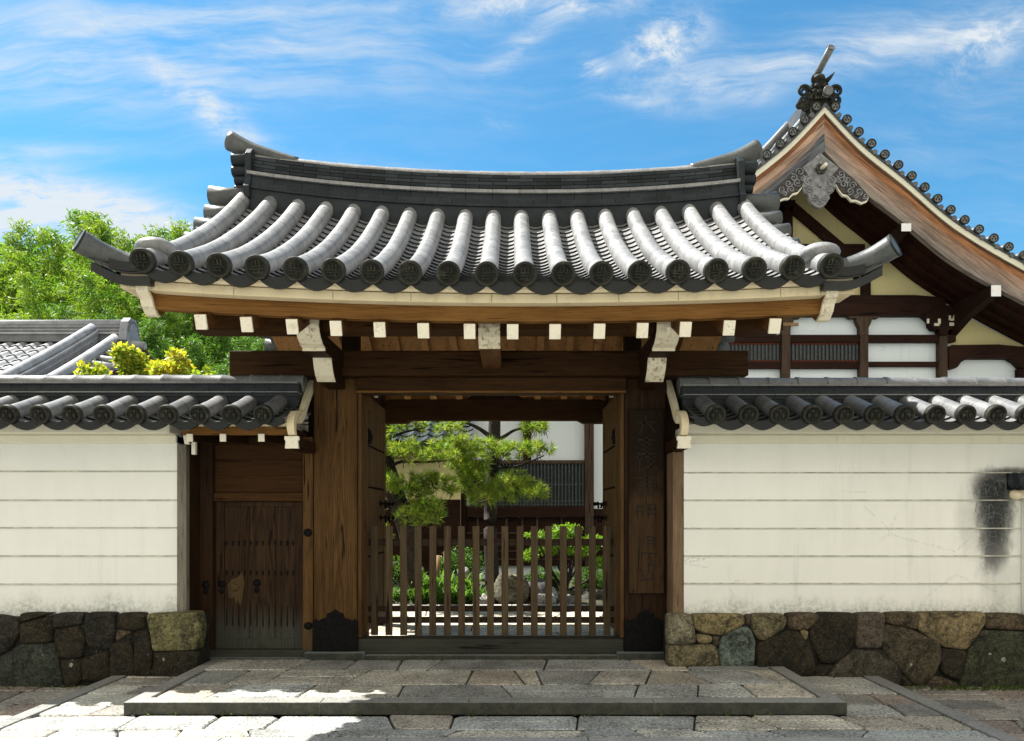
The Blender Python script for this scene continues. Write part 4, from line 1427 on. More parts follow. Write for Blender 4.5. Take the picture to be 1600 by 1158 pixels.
def coping(root, x0, x1, rows_x, zoff):
    roof_, back_ = MB(), MB()
    edges = sorted(rows_x)
    pitch = 0.302
    cols = [edges[0] - pitch] + edges + [edges[-1] + pitch]
    for a, b in zip(cols[:-1], cols[1:]):
        aa, bb = max(a, x0), min(b, x1)
        if bb - aa < 0.02:
            continue
        sag = 0.068 if bb - aa > 0.2 else 0.03
        flat_tile_field(roof_, aa, bb, lambda x, t: coping_pt(x, t), -0.012, 0.50, 0.125, sag=sag, n=8, lip=0.055)
        flat_tile_field(back_, aa, bb, lambda x, t: Vector((x, 16.0 - coping_pt(x, t).y, coping_pt(x, t).z)), 0.0, 0.50, 0.25, sag=sag, n=6, lip=0.055)
    back_.build('coping_roof', M['tile_wall'], root, recalc=False)
    rf = roof_.build('coping_roof', M['tile_wall'], root, recalc=False)
    for x in edges:
        mb = MB()
        barrel_row(mb, lambda t, x=x: coping_pt(x, t), -0.03, 0.50, 2, 0.080, 16)
        row = mb.build('round_tile_row', M['tile_wall'], root, recalc=False)
        p = coping_pt(x, -0.052)
        if DSM[0] is None:
            DSM[0] = disc_small.build('eave_disc', M['tile_disc'], None)
            DSM[0].parent = row
            DSM[0].location = p - WORLD[row.name]
            DSM[0].rotation_euler = (R(20), 0, 0)
        else:
            place_copy(DSM[0], row, p, (R(20), rnd.uniform(-0.15, 0.15), 0))
    # ridge layers
    def strip(mb, hw, z0, z1, seg, gap=0.004, jit=0.15, off=1.0, tint=(1, 1, 1)):
        x = x0
        f = off
        while x < x1 - 0.005:
            xn = min(x + seg * f, x1)
            f = 1.0
            q = rnd.uniform(1 - jit, 1 + jit)
            mb.box(x + gap / 2, xn - gap / 2, 8.0 - hw, 8.0 + hw, z0 + zoff, z1 + zoff, tuple(c * q for c in tint))
            x = xn
    mb = MB()
    strip(mb, 0.215, 2.70, 2.812, 0.6, 0.0, 0.0, tint=(0.7, 0.7, 0.7))
    strip(mb, 0.225, 2.815, 2.850, 0.31)
    strip(mb, 0.195, 2.862, 2.902, 0.31, off=0.5)
    strip(mb, 0.180, 2.904, 2.946, 0.31)
    rdg = mb.build('coping_ridge', M['tile_dark'], root, recalc=False)
    mb = MB()
    strip(mb, 0.255, 2.850, 2.861, 0.31, jit=0.06)
    strip(mb, 0.230, 2.947, 2.964, 0.31, jit=0.06, off=0.5)
    mb.build('ridge_ledge', M['tile_wall'], rdg, recalc=False)
    mb = MB()
    x = x0
    while x < x1 - 0.01:
        xn = min(x + 0.305, x1)
        q = rnd.uniform(0.88, 1.06)
        z = 2.972 + zoff + rnd.uniform(-0.003, 0.003)
        mb.tube([(x, 8.0, z), (x + 0.03, 8.0, z), (x + 0.04, 8.0, z), (xn + 0.012, 8.0, z)], [0.104, 0.104, 0.098, 0.096], 16, (q, q, q))
        x = xn
    mb.build('ridge_cap', M['tile_wall'], rdg, recalc=False)


def end_board(root, x):
    """white painted curved board that closes a coping end, in two stepped pieces, with a white block below"""
    mb = MB()
    outer = smooth_path([(0, 8.17, 3.05), (0, 8.02, 2.93), (0, 7.86, 2.78), (0, 7.74, 2.66), (0, 7.62, 2.60)], 12)
    inner = [Vector((0, p.y + 0.055, p.z - 0.075)) for p in outer]
    mb.prism([(p.y, p.z) for p in outer] + [(p.y, p.z) for p in inner[::-1]], 'x', x - 0.028, x + 0.028)
    ob = mb.build('curved_end_board', M['cream'], root, bevel=0.004)
    mb = MB()
    outer = smooth_path([(0, 7.66, 2.655), (0, 7.50, 2.625), (0, 7.40, 2.555), (0, 7.37, 2.47), (0, 7.42, 2.39)], 12)
    inner = [Vector((0, min(p.y + 0.09, 7.72), p.z - 0.02)) for p in outer]
    mb.prism([(p.y, p.z) for p in outer] + [(p.y, p.z) for p in inner[::-1]], 'x', x - 0.036, x + 0.036)
    mb.build('curved_end_board', M['paint_board'], root, bevel=0.004)
    mb = MB()
    z = 2.375
    mb.prism([(x - 0.07, z), (x + 0.07, z), (x + 0.07, z - 0.035), (x + 0.058, z - 0.045), (x + 0.066, z - 0.118), (x - 0.066, z - 0.118), (x - 0.058, z - 0.045), (x - 0.07, z - 0.035)], 'y', 7.42, 7.46)
    nb = mb.build('white_block', M['paint'], root, bevel=0.003)
    mb = MB(); mb.box(x - 0.06, x + 0.06, 7.461, 8.12, z - 0.115, z - 0.005); mb.build('side_arm', M['dark_y'], root, bevel=0.004)


def band_lines(root, x0, x1, pys, d=7.80):
    mb = MB()
    for py in pys:
        z = PZ(py, d)
        xa = x0
        while xa < x1 - 0.01:
            xb = min(xa + rnd.uniform(1.1, 2.0), x1)
            mb.prism([(d + 0.02, z + 0.013), (d - 0.004, z + 0.009), (d - 0.014, z + 0.003), (d - 0.014, z - 0.003), (d - 0.004, z - 0.004), (d + 0.02, z - 0.005)], 'x', xa, xb - 0.001)
            xa = xb
    return mb


# fieldstone footing: outlines traced stone by stone, each a bulging block
def stone_block(mb, pts, d, tint, seed):
    """pts: outline in the plane y=d (x,z), built as a rounded boulder face"""
    rs_ = random.Random(seed)
    P2 = [Vector((p[0], p[1])) for p in pts]
    # resample and roughen the outline
    out_ = []
    n = len(P2)
    for i in range(n):
        a, b = P2[i], P2[(i + 1) % n]
        k = max(1, int((b - a).length / 0.035))
        for j in range(k):
            q = a.lerp(b, j / k)
            out_.append(q)
    # soften corners
    m = len(out_)
    for _ in range(1):
        out_ = [(out_[i - 1] + out_[i] * 3 + out_[(i + 1) % m]) / 5 for i in range(m)]
    c = sum(out_, Vector((0, 0))) / m
    size = max((q - c).length for q in out_)
    rings = [(1.0, 0.10), (0.995, -0.014), (0.978, -0.036), (0.93, -0.048), (0.74, -0.054), (0.45, -0.057), (0.2, -0.058)]
    tx, tz = rs_.uniform(-0.09, 0.09), rs_.uniform(-0.07, 0.12)
    v = []
    for (s, dy) in rings:
        for q in out_:
            e = c + (q - c) * s
            if s > 0.9:
                e = c + (q - c) - (q - c).normalized() * ((1 - s) * 0.25 - 0.009)
            rel = e - c
            bump = mnoise.noise(Vector((e.x * 3.1, e.y * 3.1, seed))) * 0.028 + mnoise.noise(Vector((e.x * 9, e.y * 9, seed))) * 0.010
            fade = 0 if dy > 0.05 else 1
            v.append((e.x, d + dy * min(1.0, size / 0.13) + fade * (bump + rel.x * tx + rel.y * tz), e.y))
    k = len(rings)
    fs = []
    for r_ in range(k - 1):
        for i in range(m):
            i2 = (i + 1) % m
            fs.append((r_ * m + i, r_ * m + i2, (r_ + 1) * m + i2, (r_ + 1) * m + i))
    fs.append([(k - 1) * m + i for i in range(m)])
    mb.add(v, fs, tint, True)


OL, BR, DK, GN, LT = (0.135, 0.115, 0.065), (0.085, 0.064, 0.040), (0.026, 0.021, 0.013), (0.115, 0.14, 0.12), (0.19, 0.17, 0.115)
RSTONES = [
    ([(1044, 960), (1078, 960), (1086, 1002), (1075, 1006), (1043, 1006)], LT), ([(1044, 1008), (1115, 1007), (1122, 1015), (1124, 1040), (1044, 1041)], OL),
    ([(1081, 960), (1162, 960), (1163, 975), (1130, 992), (1096, 988), (1083, 980)], (0.20, 0.16, 0.08)), ([(1087, 990), (1111, 993), (1113, 1002), (1105, 1006), (1088, 1003)], (0.22, 0.17, 0.09)),
    ([(1114, 994), (1126, 994), (1122, 1010), (1114, 1005)], BR), ([(1127, 995), (1156, 980), (1166, 978), (1172, 984), (1178, 1002), (1177, 1040), (1126, 1041), (1123, 1015)], GN),
    ([(1164, 960), (1173, 960), (1171, 977), (1164, 975)], BR), ([(1175, 960), (1222, 960), (1227, 965), (1224, 982), (1190, 1000), (1182, 997), (1172, 978)], OL),
    ([(1229, 959), (1277, 958), (1277, 966), (1261, 983), (1229, 982)], BR), ([(1181, 1006), (1226, 984), (1246, 985), (1269, 1019), (1271, 1046), (1260, 1060), (1207, 1050), (1182, 1042)], DK),
    ([(1249, 984), (1262, 985), (1261, 995), (1257, 1001)], (0.2, 0.15, 0.08)), ([(1279, 958), (1335, 959), (1335, 988), (1328, 1008), (1318, 1024), (1298, 1035), (1280, 1034), (1266, 1000), (1264, 984)], DK),
    ([(1337, 959), (1380, 958), (1378, 992), (1373, 1011), (1337, 1012), (1334, 990)], (0.075, 0.06, 0.045)), ([(1382, 958), (1433, 957), (1430, 983), (1382, 973)], BR),
    ([(1380, 975), (1416, 981), (1464, 1004), (1467, 1028), (1456, 1052), (1438, 1074), (1428, 1070), (1380, 1018), (1375, 1010)], (0.066, 0.054, 0.034)),
    ([(1434, 957), (1538, 957), (1538, 970), (1520, 998), (1506, 1014), (1470, 1009), (1431, 983)], (0.18, 0.14, 0.075)), ([(1539, 959), (1600, 960), (1600, 984), (1537, 981)], BR),
    ([(1304, 1037), (1330, 1014), (1378, 1014), (1384, 1020), (1407, 1048), (1406, 1075), (1345, 1072), (1290, 1070), (1290, 1052)], (0.050, 0.044, 0.032)),
    ([(1466, 1012), (1506, 1016), (1504, 1028), (1496, 1062), (1468, 1050)], DK), ([(1530, 984), (1612, 988), (1625, 1030), (1612, 1082), (1498, 1080), (1496, 1064), (1504, 1040), (1512, 1012)], (0.042, 0.044, 0.026)),
    ([(1408, 1054), (1428, 1073), (1424, 1082), (1405, 1082)], DK), ([(1456, 1055), (1494, 1066), (1494, 1082), (1438, 1082), (1440, 1076)], BR),
    ([(1271, 1040), (1290, 1037), (1302, 1039), (1288, 1053), (1287, 1070), (1262, 1064)], DK),
    ([(1604, 960), (1665, 960), (1668, 1000), (1640, 1020), (1614, 985)], BR), ([(1628, 1024), (1670, 1004), (1720, 1012), (1722, 1082), (1616, 1082)], DK), ([(1668, 960), (1740, 960), (1738, 1006), (1672, 1000)], OL),
]
LSTONES = [
    ([(230, 960), (311, 956), (316, 982), (311, 1014), (242, 1016), (236, 987)], (0.135, 0.125, 0.060)), ([(241, 1018), (312, 1016), (312, 1040), (296, 1064), (241, 1062)], DK),
    ([(184, 959), (226, 958), (229, 980), (208, 985), (183, 980)], DK), ([(211, 988), (232, 983), (238, 1005), (239, 1062), (214, 1062)], DK), ([(136, 958), (181, 958), (181, 998), (172, 1015), (140, 1010), (135, 995)], (0.028, 0.026, 0.020)),
    ([(86, 959), (134, 958), (130, 974), (87, 981)], (0.028, 0.026, 0.020)), ([(87, 983), (125, 976), (135, 996), (132, 1026), (95, 1026), (87, 1002)], DK), ([(184, 982), (208, 987), (182, 1002)], BR),
    ([(175, 1006), (205, 998), (210, 1020), (213, 1062), (175, 1062)], DK), ([(131, 1028), (172, 1017), (174, 1062), (131, 1064)], DK), ([(33, 975), (84, 961), (85, 1002), (37, 1005)], DK),
    ([(-8, 961), (31, 968), (33, 990), (15, 1017), (-8, 1024)], (0.028, 0.026, 0.020)), ([(-8, 1030), (37, 1006), (88, 1004), (95, 1028), (106, 1084), (-8, 1084)], (0.034, 0.039, 0.030)), ([(97, 1028), (130, 1028), (130, 1064), (107, 1084)], DK),
    ([(33, 958), (82, 958), (36, 972)], DK),
    ([(-70, 960), (-11, 960), (-12, 1028), (-60, 1030)], DK), ([(-72, 1033), (-12, 1034), (-12, 1084), (-80, 1084)], BR), ([(-150, 960), (-74, 960), (-64, 1030), (-100, 1050), (-150, 1040)], OL), ([(-150, 1044), (-100, 1054), (-76, 1036), (-84, 1084), (-150, 1084)], DK),
]


def stone_base(root, stones, d, xa, xb, seed):
    mb = MB()
    mb.box(xa, xb, d - 0.004, d + 0.30, -0.20, 0.585, (0.022, 0.021, 0.018))
    for i, (pts, tint) in enumerate(stones):
        stone_block(mb, [(PX(p[0], d), PZ(p[1], d)) for p in pts], d, tint, seed + i * 3.7)
    return mb.build('stone_footing', M['stone'], root, recalc=True)


wl = thing('plaster_wall', (-4.9, 8.0, 0.0), 'white plastered street wall on dark mossy stones, beside the small side door', 'wall', kind='thing')
wr = thing('plaster_wall', (3.5, 8.0, 0.0), 'white plastered street wall with a black stain at its far end', 'wall', kind='thing')
WX0L, WX1L = -8.2, PX(277, 7.8)
mb = MB(); mb.box(WX0L, WX1L, 7.80, 8.20, 0.56, 2.42); mb.build('plaster_face', M['plaster_l'], wl)
mb = MB(); mb.box(WX0L, WX1L, 7.62, 8.38, 2.425, 2.52); mb.box(WX0L, WX1L, 7.775, 8.225, 2.335, 2.424); mb.build('plaster_cornice', M['cornice'], wl, bevel=0.012)
band_lines(wl, WX0L, WX1L, (737, 782, 825, 869, 913)).build('band_line', M['bead'], wl)
stone_base(wl, LSTONES, 7.73, PX(-160, 7.73), PX(310, 7.73), 3)
mb = MB(); mb.box(WX1L + 0.002, PX(292, 7.8), 7.785, 8.19, 0.585, 2.33); mb.build('end_post', M['post_gray'], wl, bevel=0.006)
left_rows = [(16 + 49.6 * k - 800) / 164.4 for k in range(-5, 9)]
coping(wl, WX0L, -2.165, left_rows, 0.0)
end_board(wl, -2.13)
# eave woodwork where the coping passes over the side door
xw0 = PX(281, 7.5)
mb = MB(); mb.box(xw0, -2.17, 7.42, 7.47, 2.475, 2.505); mb.build('cream_fillet', M['cream'], wl)
mb = MB(); mb.box(xw0 + 0.02, -2.17, 7.50, 7.55, 2.395, 2.474); mb.build('eave_board', M['eave_x'], wl, bevel=0.003)
mb = MB(); mb.box(xw0 + 0.02, -2.17, 7.552, 8.12, 2.44, 2.474); mb.build('eave_boarding', M['beam_x'], wl)
for px in (296, 348, 408):
    x = PX(px, 7.46)
    mb = MB(); mb.beam((x, 7.475, 2.365), (x, 8.12, 2.395), 0.055, 0.062); r_ = mb.build('eave_rafter', M['dark_y'], wl)
    mb = MB(); mb.beam((x, 7.46, 2.364), (x, 7.478, 2.3645), 0.060, 0.075); mb.build('painted_end', M['paint'], r_, bevel=0.002)
mb = MB(); mb.prism([(PX(281, 7.5), 2.44), (PX(286, 7.5), 2.44), (PX(292, 7.5), 2.31), (PX(285, 7.5), 2.31)], 'y', 7.55, 7.60)
mb.build('white_nosing', M['paint'], wl, bevel=0.003)
mb = MB(); mb.box(PX(299, 7.7), PX(305, 7.7), 7.70, 7.75, 2.22, 2.345); mb.build('white_nosing', M['paint'], wl, bevel=0.003)

WX0R, WX1R = 1.745, PX(1594, 7.8)
mb = MB(); mb.box(WX0R, 8.2, 7.80, 8.20, 0.56, 2.42); mb.build('plaster_face', M['plaster_r'], wr)
mb = MB(); mb.box(WX0R, 8.2, 7.62, 8.38, 2.425, 2.52); mb.box(WX0R, 8.2, 7.775, 8.225, 2.335, 2.424); mb.build('plaster_cornice', M['cornice'], wr, bevel=0.012)
band_lines(wr, WX0R, WX1R, (739, 782, 826, 869, 912)).build('band_line', M['bead'], wr)
stone_base(wr, RSTONES, 7.73, PX(1046, 7.73), PX(1735, 7.73), 90)
mb = MB(); mb.box(1.632, 1.738, 7.79, 8.19, 0.585, 2.255); mb.build('end_post', M['post_brown'], wr, bevel=0.006)
right_rows = [(px - 800) / 164.4 for px in (1117, 1168, 1216, 1267, 1316, 1364, 1411, 1458, 1506, 1553, 1600, 1648, 1696, 1745, 1794, 1842)]
coping(wr, 1.73, 8.2, right_rows, -0.028)
end_board(wr, 1.665)
# characters scratched into the stain
mb = MB()
def scr(pts):
    p = [Vector((PX(a, 7.797), 7.7985, PZ(b, 7.797))) for a, b in pts]
    for a, b in zip(p[:-1], p[1:]):
        mb.beam(a, b, 0.0035, 0.004, up=(0, 1, 0.01))
scr([(1540, 799), (1548, 787), (1553, 794), (1553, 808), (1541, 810), (1540, 799)]); scr([(1541, 803), (1553, 801)]); scr([(1546, 790), (1545, 812)]); scr([(1537, 820), (1538, 814), (1541, 818), (1544, 813), (1545, 820)]); scr([(1551, 815), (1552, 821)])
scr([(1546, 832), (1546, 848), (1556, 847), (1556, 830), (1546, 832)]); scr([(1546, 840), (1556, 838)]); scr([(1543, 851), (1557, 849)])
scr([(1552, 766), (1556, 760), (1554, 774)]); scr([(1556, 763), (1559, 775)]); scr([(1535, 771), (1546, 768)]); scr([(1540, 762), (1541, 773)]); scr([(1534, 777), (1548, 776)]); scr([(1526, 787), (1524, 800)]); scr([(1531, 790), (1534, 803)]); scr([(1549, 758), (1543, 768)])
mb.build('scratched_writing', M['scratch'], wr, recalc=True)

# pier at the right edge with its own little tiled cap
pr = thing('wall_pier', (5.6, 7.7, 0.0), 'white plaster pier with a small black tile cap at the stained wall end', 'pier', kind='thing')
mb = MB(); mb.box(5.165, 6.6, 7.70, 7.795, -0.1, 1.86); mb.build('pier_face', M['plaster_l'], pr, bevel=0.01)
mb = MB()
mb.tube([(4.99, 7.62, 1.955), (5.2, 7.62, 1.96), (6.6, 7.62, 1.98)], [0.075, 0.085, 0.085], 16)
mb.prism([(7.58, 1.87), (7.55, 1.93), (7.80, 2.04), (7.80, 1.87)], 'x', 5.02, 6.6, (0.6, 0.6, 0.6))
mb.prism([(7.57, 1.86), (7.60, 1.89), (7.80, 1.89), (7.80, 1.86)], 'x', 5.04, 6.6, (0.5, 0.5, 0.5))
mb.build('tile_cap', M['tile_dark'], pr, bevel=0.004)
mb = MB(); mb.lathe([(0.078, -0.03), (0.082, 0), (0.066, 0.004), (0.06, -0.01), (0.003, -0.01)], (4.985, 7.62, 1.955), (-1, -0.25, 0), 20); mb.build('cap_disc', M['tile_dark'], pr)
mb = MB(); mb.blob((5.05, 7.70, 1.815), (0.055, 0.06, 0.055), 12, 8); mb.box(5.05, 5.17, 7.70, 7.79, 1.78, 1.86); mb.build('plaster_nose', M['cream'], pr)

# ------------------------------------------------------------------ small side door between wall and gate
sd = thing('side_entrance', (-2.7, 8.2, 0.1), 'small dark weathered side door with panel above, left of the gate', 'side door', kind='thing')
mb = MB(); mb.box(-3.305, -3.17, 8.13, 8.30, 0.10, 2.44); p1 = mb.build('door_post', M['pillar_dk'], sd, bevel=0.006)
mb = MB(); mb.box(-2.215, -2.105, 8.13, 8.30, 0.18, 2.44); p2 = mb.build('door_post', M['pillar'], sd, bevel=0.006)
mb = MB(); mb.box(-2.215, -2.11, 8.122, 8.132, 0.18, 0.44); mb.build('foot_patch', M['worn_wood'], p2, bevel=0.002)
mb = MB(); mb.blob((-2.155, 8.118, 0.44), (0.045, 0.02, 0.04), 10, 6); mb.build('iron_boss', M['metal'], p2)
mb = MB(); mb.box(-3.38, -3.306, 8.16, 8.22, 0.10, 2.44); mb.box(-3.36, -3.30, 7.86, 8.16, 0.585, 2.44); mb.build('recess_board', M['pillar_dk'], sd)
mb = MB(); mb.box(-3.168, -2.217, 8.15, 8.27, 1.758, 1.850); mb.build('door_head', M['panel_x'], sd, bevel=0.006)
mb = MB()
zs = [1.852, 2.03, 2.20, 2.38]
for a, b in zip(zs[:-1], zs[1:]):
    mb.box(-3.168, -2.217, 8.19 + rnd.uniform(-0.003, 0.003), 8.225, a + 0.001, b - 0.001)
mb.build('upper_panel', M['panel_x'], sd, bevel=0.002)
mb = MB(); mb.box(-3.168, -2.217, 8.14, 8.28, 2.36, 2.44); mb.build('door_tie', M['beam_x'], sd, bevel=0.004)
mb = MB(); mb.box(-3.172, -2.212, 8.282, 8.297, 0.12, 2.44); mb.build('backing_board', M['pillar_dk'], sd)
mb = MB()
xs = [-3.075, -2.81, -2.535, -2.315]
for a, b in zip(xs[:-1], xs[1:]):
    mb.box(a + 0.002, b - 0.002, 8.215 + rnd.uniform(-0.002, 0.002), 8.24, 0.27, 1.70)
dl = mb.build('door_leaf', M['door'], sd, bevel=0.002)
mb = MB()
mb.box(-3.165, -3.073, 8.195, 8.25, 0.186, 1.755); mb.box(-2.318, -2.218, 8.195, 8.25, 0.186, 1.755)
mb.box(-3.072, -2.319, 8.197, 8.248, 1.70, 1.755); mb.box(-3.072, -2.319, 8.197, 8.248, 0.186, 0.29)
mb.build('leaf_frame', M['door'], dl, bevel=0.004)
mb = MB()
for (zt, ln) in ((1.335, 0.05), (1.015, 0.05), (0.53, 0.30)):
    for k in range(12):
        x = lerp(-3.05, -2.34, k / 11)
        mb.prism([(x - 0.008, zt), (x + 0.008, zt), (x + 0.004, zt - ln), (x - 0.004, zt - ln)], 'y', 8.203, 8.2145) if ln < 0.1 else mb.prism([(x - 0.002, zt + ln * rnd.uniform(0.1, 0.5)), (x + 0.002, zt + ln * 0.4), (x + 0.006, zt - ln * 0.3), (x, zt - ln * rnd.uniform(0.35, 0.5)), (x - 0.005, zt - ln * 0.3)], 'y', 8.208, 8.2145)
mb.build('iron_nail', M['metal'], dl)
mb = MB(); mb.prism([(-3.04, 0.86), (-2.995, 0.925), (-2.94, 0.94), (-2.885, 1.0), (-2.862, 0.90), (-2.88, 0.74), (-2.90, 0.64), (-2.93, 0.70), (-2.955, 0.66), (-2.97, 0.73), (-3.03, 0.72)], 'y', 8.2105, 8.2135); mb.build('pale_wear_patch', M['worn_wood'], dl)
mb = MB(); mb.blob((-2.965, 8.21, 0.835), (0.055, 0.012, 0.04), 14, 8); mb.build('wooden_catch', M['worn_wood'], dl)
for (x, z) in ((-3.24, 0.875), (-3.095, 0.875), (-2.725, 0.885)):
    mb = MB(); mb.lathe([(0.038, 0), (0.040, 0.012), (0.026, 0.024), (0.003, 0.026)], (x, 8.208 if x > -3.2 else 8.13, z), (0, -1, 0), 18); mb.blob((x, 8.19 if x > -3.2 else 8.12, z - 0.075), (0.026, 0.012, 0.03), 10, 6); mb.build('iron_boss', M['metal'], dl if x > -3.2 else p1)
mb = MB(); mb.lathe([(0.040, 0), (0.043, 0.010), (0.030, 0.020), (0.003, 0.020)], (-2.16, 8.13, 1.425), (0, -1, 0), 18); mb.build('iron_boss', M['metal'], p2)
mb = MB(); mb.box(-3.305, -2.105, 8.10, 8.34, 0.085, 0.185); mb.build('door_sill', M['sill'], sd, bevel=0.008)
mb = MB(); mb.box(-3.30, -2.15, 8.05, 8.40, 0.02, 0.112, (0.17, 0.19, 0.185)); mb.build('sill_stone', M['kerb'], sd, bevel=0.008)

# ------------------------------------------------------------------ tiled building beyond the left wall
hb = thing('tiled_outbuilding', (-10.5, 15.0, 0.0), 'low building with grey tiled roof and dark red gable before the bamboo', 'building', kind='thing')
RB_X, RB_Y, RB_Z = -7.56, 15.0, 5.00
def ob_z(y):
    u = abs(RB_Y - y)
    return RB_Z - 0.60 * u + 0.018 * u * u
mb = MB()
pit = 0.265
nx = int(6.2 / pit) * 8
for sgn in (-1, 1):
    for c in range(15):
        ua, ub = 0.10 + c * 0.24, 0.10 + (c + 1) * 0.24 + 0.03
        v = []
        for (u, up) in ((ua, 0.0), (ub, 0.032)):
            for i in range(nx + 1):
                x = RB_X - 6.2 + i / nx * 6.2
                ph = (RB_X - x) / pit * 2 * math.pi
                wz = 0.030 * math.sin(ph) + 0.012 * math.sin(2 * ph + 0.6)
                y = RB_Y + sgn * u
                v.append((x, y, ob_z(y) + wz + up))
        m = nx + 1
        low = [(a, b, c_ - 0.03) for a, b, c_ in v[m:]]
        mb.add(v, [(i, i + 1, m + i + 1, m + i) for i in range(nx)], (1, 1, 1), True)
        mb.add(v[m:] + low, [(i, i + 1, m + i + 1, m + i) for i in range(nx)], (0.25, 0.27, 0.3))
orf = mb.build('roof', M['tile_far'], hb, recalc=False)
mb = MB()
for k, (hw, z0, z1, tn) in enumerate(((0.17, -0.05, 0.09, 0.5), (0.21, 0.09, 0.115, 1.3), (0.16, 0.115, 0.165, 0.55), (0.175, 0.165, 0.18, 1.1), (0.15, 0.18, 0.235, 0.55), (0.165, 0.235, 0.25, 1.1), (0.14, 0.25, 0.295, 0.6))):
    mb.box(RB_X - 6.2, RB_X + 0.02, RB_Y - hw, RB_Y + hw, RB_Z + z0, RB_Z + z1, (tn, tn, tn))
mb.tube([(RB_X - 6.2, RB_Y, RB_Z + 0.31), (RB_X + 0.04, RB_Y, RB_Z + 0.325)], 0.085, 14, (1.1, 1.1, 1.1))
mb.build('ridge', M['tile_far'], orf)
mb = MB()
mb.prism([(RB_Y - 0.30, RB_Z - 0.05), (RB_Y - 0.27, RB_Z + 0.10), (RB_Y - 0.21, RB_Z + 0.33), (RB_Y - 0.10, RB_Z + 0.42), (RB_Y + 0.10, RB_Z + 0.42), (RB_Y + 0.21, RB_Z + 0.33), (RB_Y + 0.27, RB_Z + 0.10), (RB_Y + 0.30, RB_Z - 0.05)], 'x', RB_X + 0.02, RB_X + 0.17, (0.9, 0.92, 0.95))
for k in range(9):
    a = math.pi * k / 8
    mb.lathe([(0.03, 0), (0.03, 0.02)], (RB_X + 0.17, RB_Y + 0.20 * math.cos(a), RB_Z + 0.16 + 0.20 * math.sin(a)), (1, 0, 0), 8, (0.6, 0.6, 0.6))
mb.build('ridge_end_tile', M['tile_far'], orf, bevel=0.01)
# stacked descending ridge and the verge roll
mb = MB()
def slope_pts(x, dz, u0, u1, n=10):
    return [(x, RB_Y - lerp(u0, u1, i / n), ob_z(RB_Y - lerp(u0, u1, i / n)) + dz) for i in range(n + 1)]
for (dz, w_, tn) in ((0.06, 0.26, 0.9), (0.12, 0.30, 0.6), (0.17, 0.27, 0.95), (0.22, 0.29, 0.55), (0.27, 0.26, 0.95)):
    pts = slope_pts(RB_X - 0.52, dz, 0.25, 3.7)
    for a, b in zip(pts[:-1], pts[1:]):
        mb.beam(a, b, w_, 0.045, (tn, tn, tn))
mb.tube(slope_pts(RB_X - 0.52, 0.33, 0.22, 3.7), 0.085, 14, (1.1, 1.1, 1.1))
mb.tube(slope_pts(RB_X - 0.10, 0.10, 0.10, 3.7), 0.10, 14, (1.15, 1.15, 1.15))
mb.build('descending_ridge', M['tile_far'], orf)
# side tiles laid across the verge
mb = MB()
for k in range(13):
    u = 0.14 + k * 0.265
    z = ob_z(RB_Y - u)
    mb.tube([(RB_X - 0.02, RB_Y - u, z + 0.02), (RB_X + 0.46, RB_Y - u, z - 0.05)], 0.055 if k else 0.075, 10, (1.1, 1.1, 1.1))
    mb.add([(RB_X, RB_Y - u, z + 0.0), (RB_X, RB_Y - u - 0.26, ob_z(RB_Y - u - 0.26)), (RB_X + 0.44, RB_Y - u - 0.26, ob_z(RB_Y - u - 0.26) - 0.09), (RB_X + 0.44, RB_Y - u, z - 0.09)], [(0, 1, 2, 3)], (0.55, 0.58, 0.62))
mb.build('verge_tiles', M['tile_far'], orf)
mb = MB()
poly = [(RB_Y, RB_Z - 0.13), (RB_Y - 2.0, ob_z(RB_Y - 2.0) - 0.13), (RB_Y - 3.6, ob_z(RB_Y - 3.6) - 0.13), (RB_Y - 3.6, ob_z(RB_Y - 3.6) - 0.36), (RB_Y - 2.0, ob_z(RB_Y - 2.0) - 0.38), (RB_Y, RB_Z - 0.44), (RB_Y + 2.0, ob_z(RB_Y + 2.0) - 0.38), (RB_Y + 2.0, ob_z(RB_Y + 2.0) - 0.13)]
mb.prism(poly, 'x', RB_X + 0.32, RB_X + 0.40); mb.build('barge_board', M['red_wood'], hb)
mb = MB()
g2 = [(RB_Y - 0.10, RB_Z - 0.44), (RB_Y - 0.42, RB_Z - 0.62), (RB_Y - 0.38, RB_Z - 0.70), (RB_Y - 0.22, RB_Z - 0.64), (RB_Y - 0.14, RB_Z - 0.88), (RB_Y, RB_Z - 0.98), (RB_Y + 0.14, RB_Z - 0.88), (RB_Y + 0.22, RB_Z - 0.64), (RB_Y + 0.38, RB_Z - 0.70), (RB_Y + 0.42, RB_Z - 0.62), (RB_Y + 0.10, RB_Z - 0.44)]
mb.prism(g2, 'x', RB_X + 0.40, RB_X + 0.46); mb.build('gable_pendant', M['tan_wood'], hb, bevel=0.006)
mb = MB(); mb.prism([(RB_Y, RB_Z - 0.2), (RB_Y - 3.3, ob_z(RB_Y - 3.3) - 0.2), (RB_Y - 3.3, 0.0), (RB_Y + 3.3, 0.0), (RB_Y + 3.3, ob_z(RB_Y + 3.3) - 0.2)], 'x', RB_X - 6.0, RB_X - 0.1); mb.build('gable_wall', M['red_wood'], hb)

# ------------------------------------------------------------------ the hall with the big gable behind the right wall
DV, DW = 15.0, 16.5
HX = 6.11
CURVE = [(0.0, 9.58), (0.70, 8.84), (1.565, 8.14), (2.55, 7.305), (3.89, 6.50), (5.3, 5.78), (6.7, 5.24)]


def gable_z(u):
    u = abs(u)
    for (a, za), (b, zb) in zip(CURVE[:-1], CURVE[1:]):
        if u <= b:
            return za + (zb - za) * (u - a) / (b - a)
    return CURVE[-1][1]


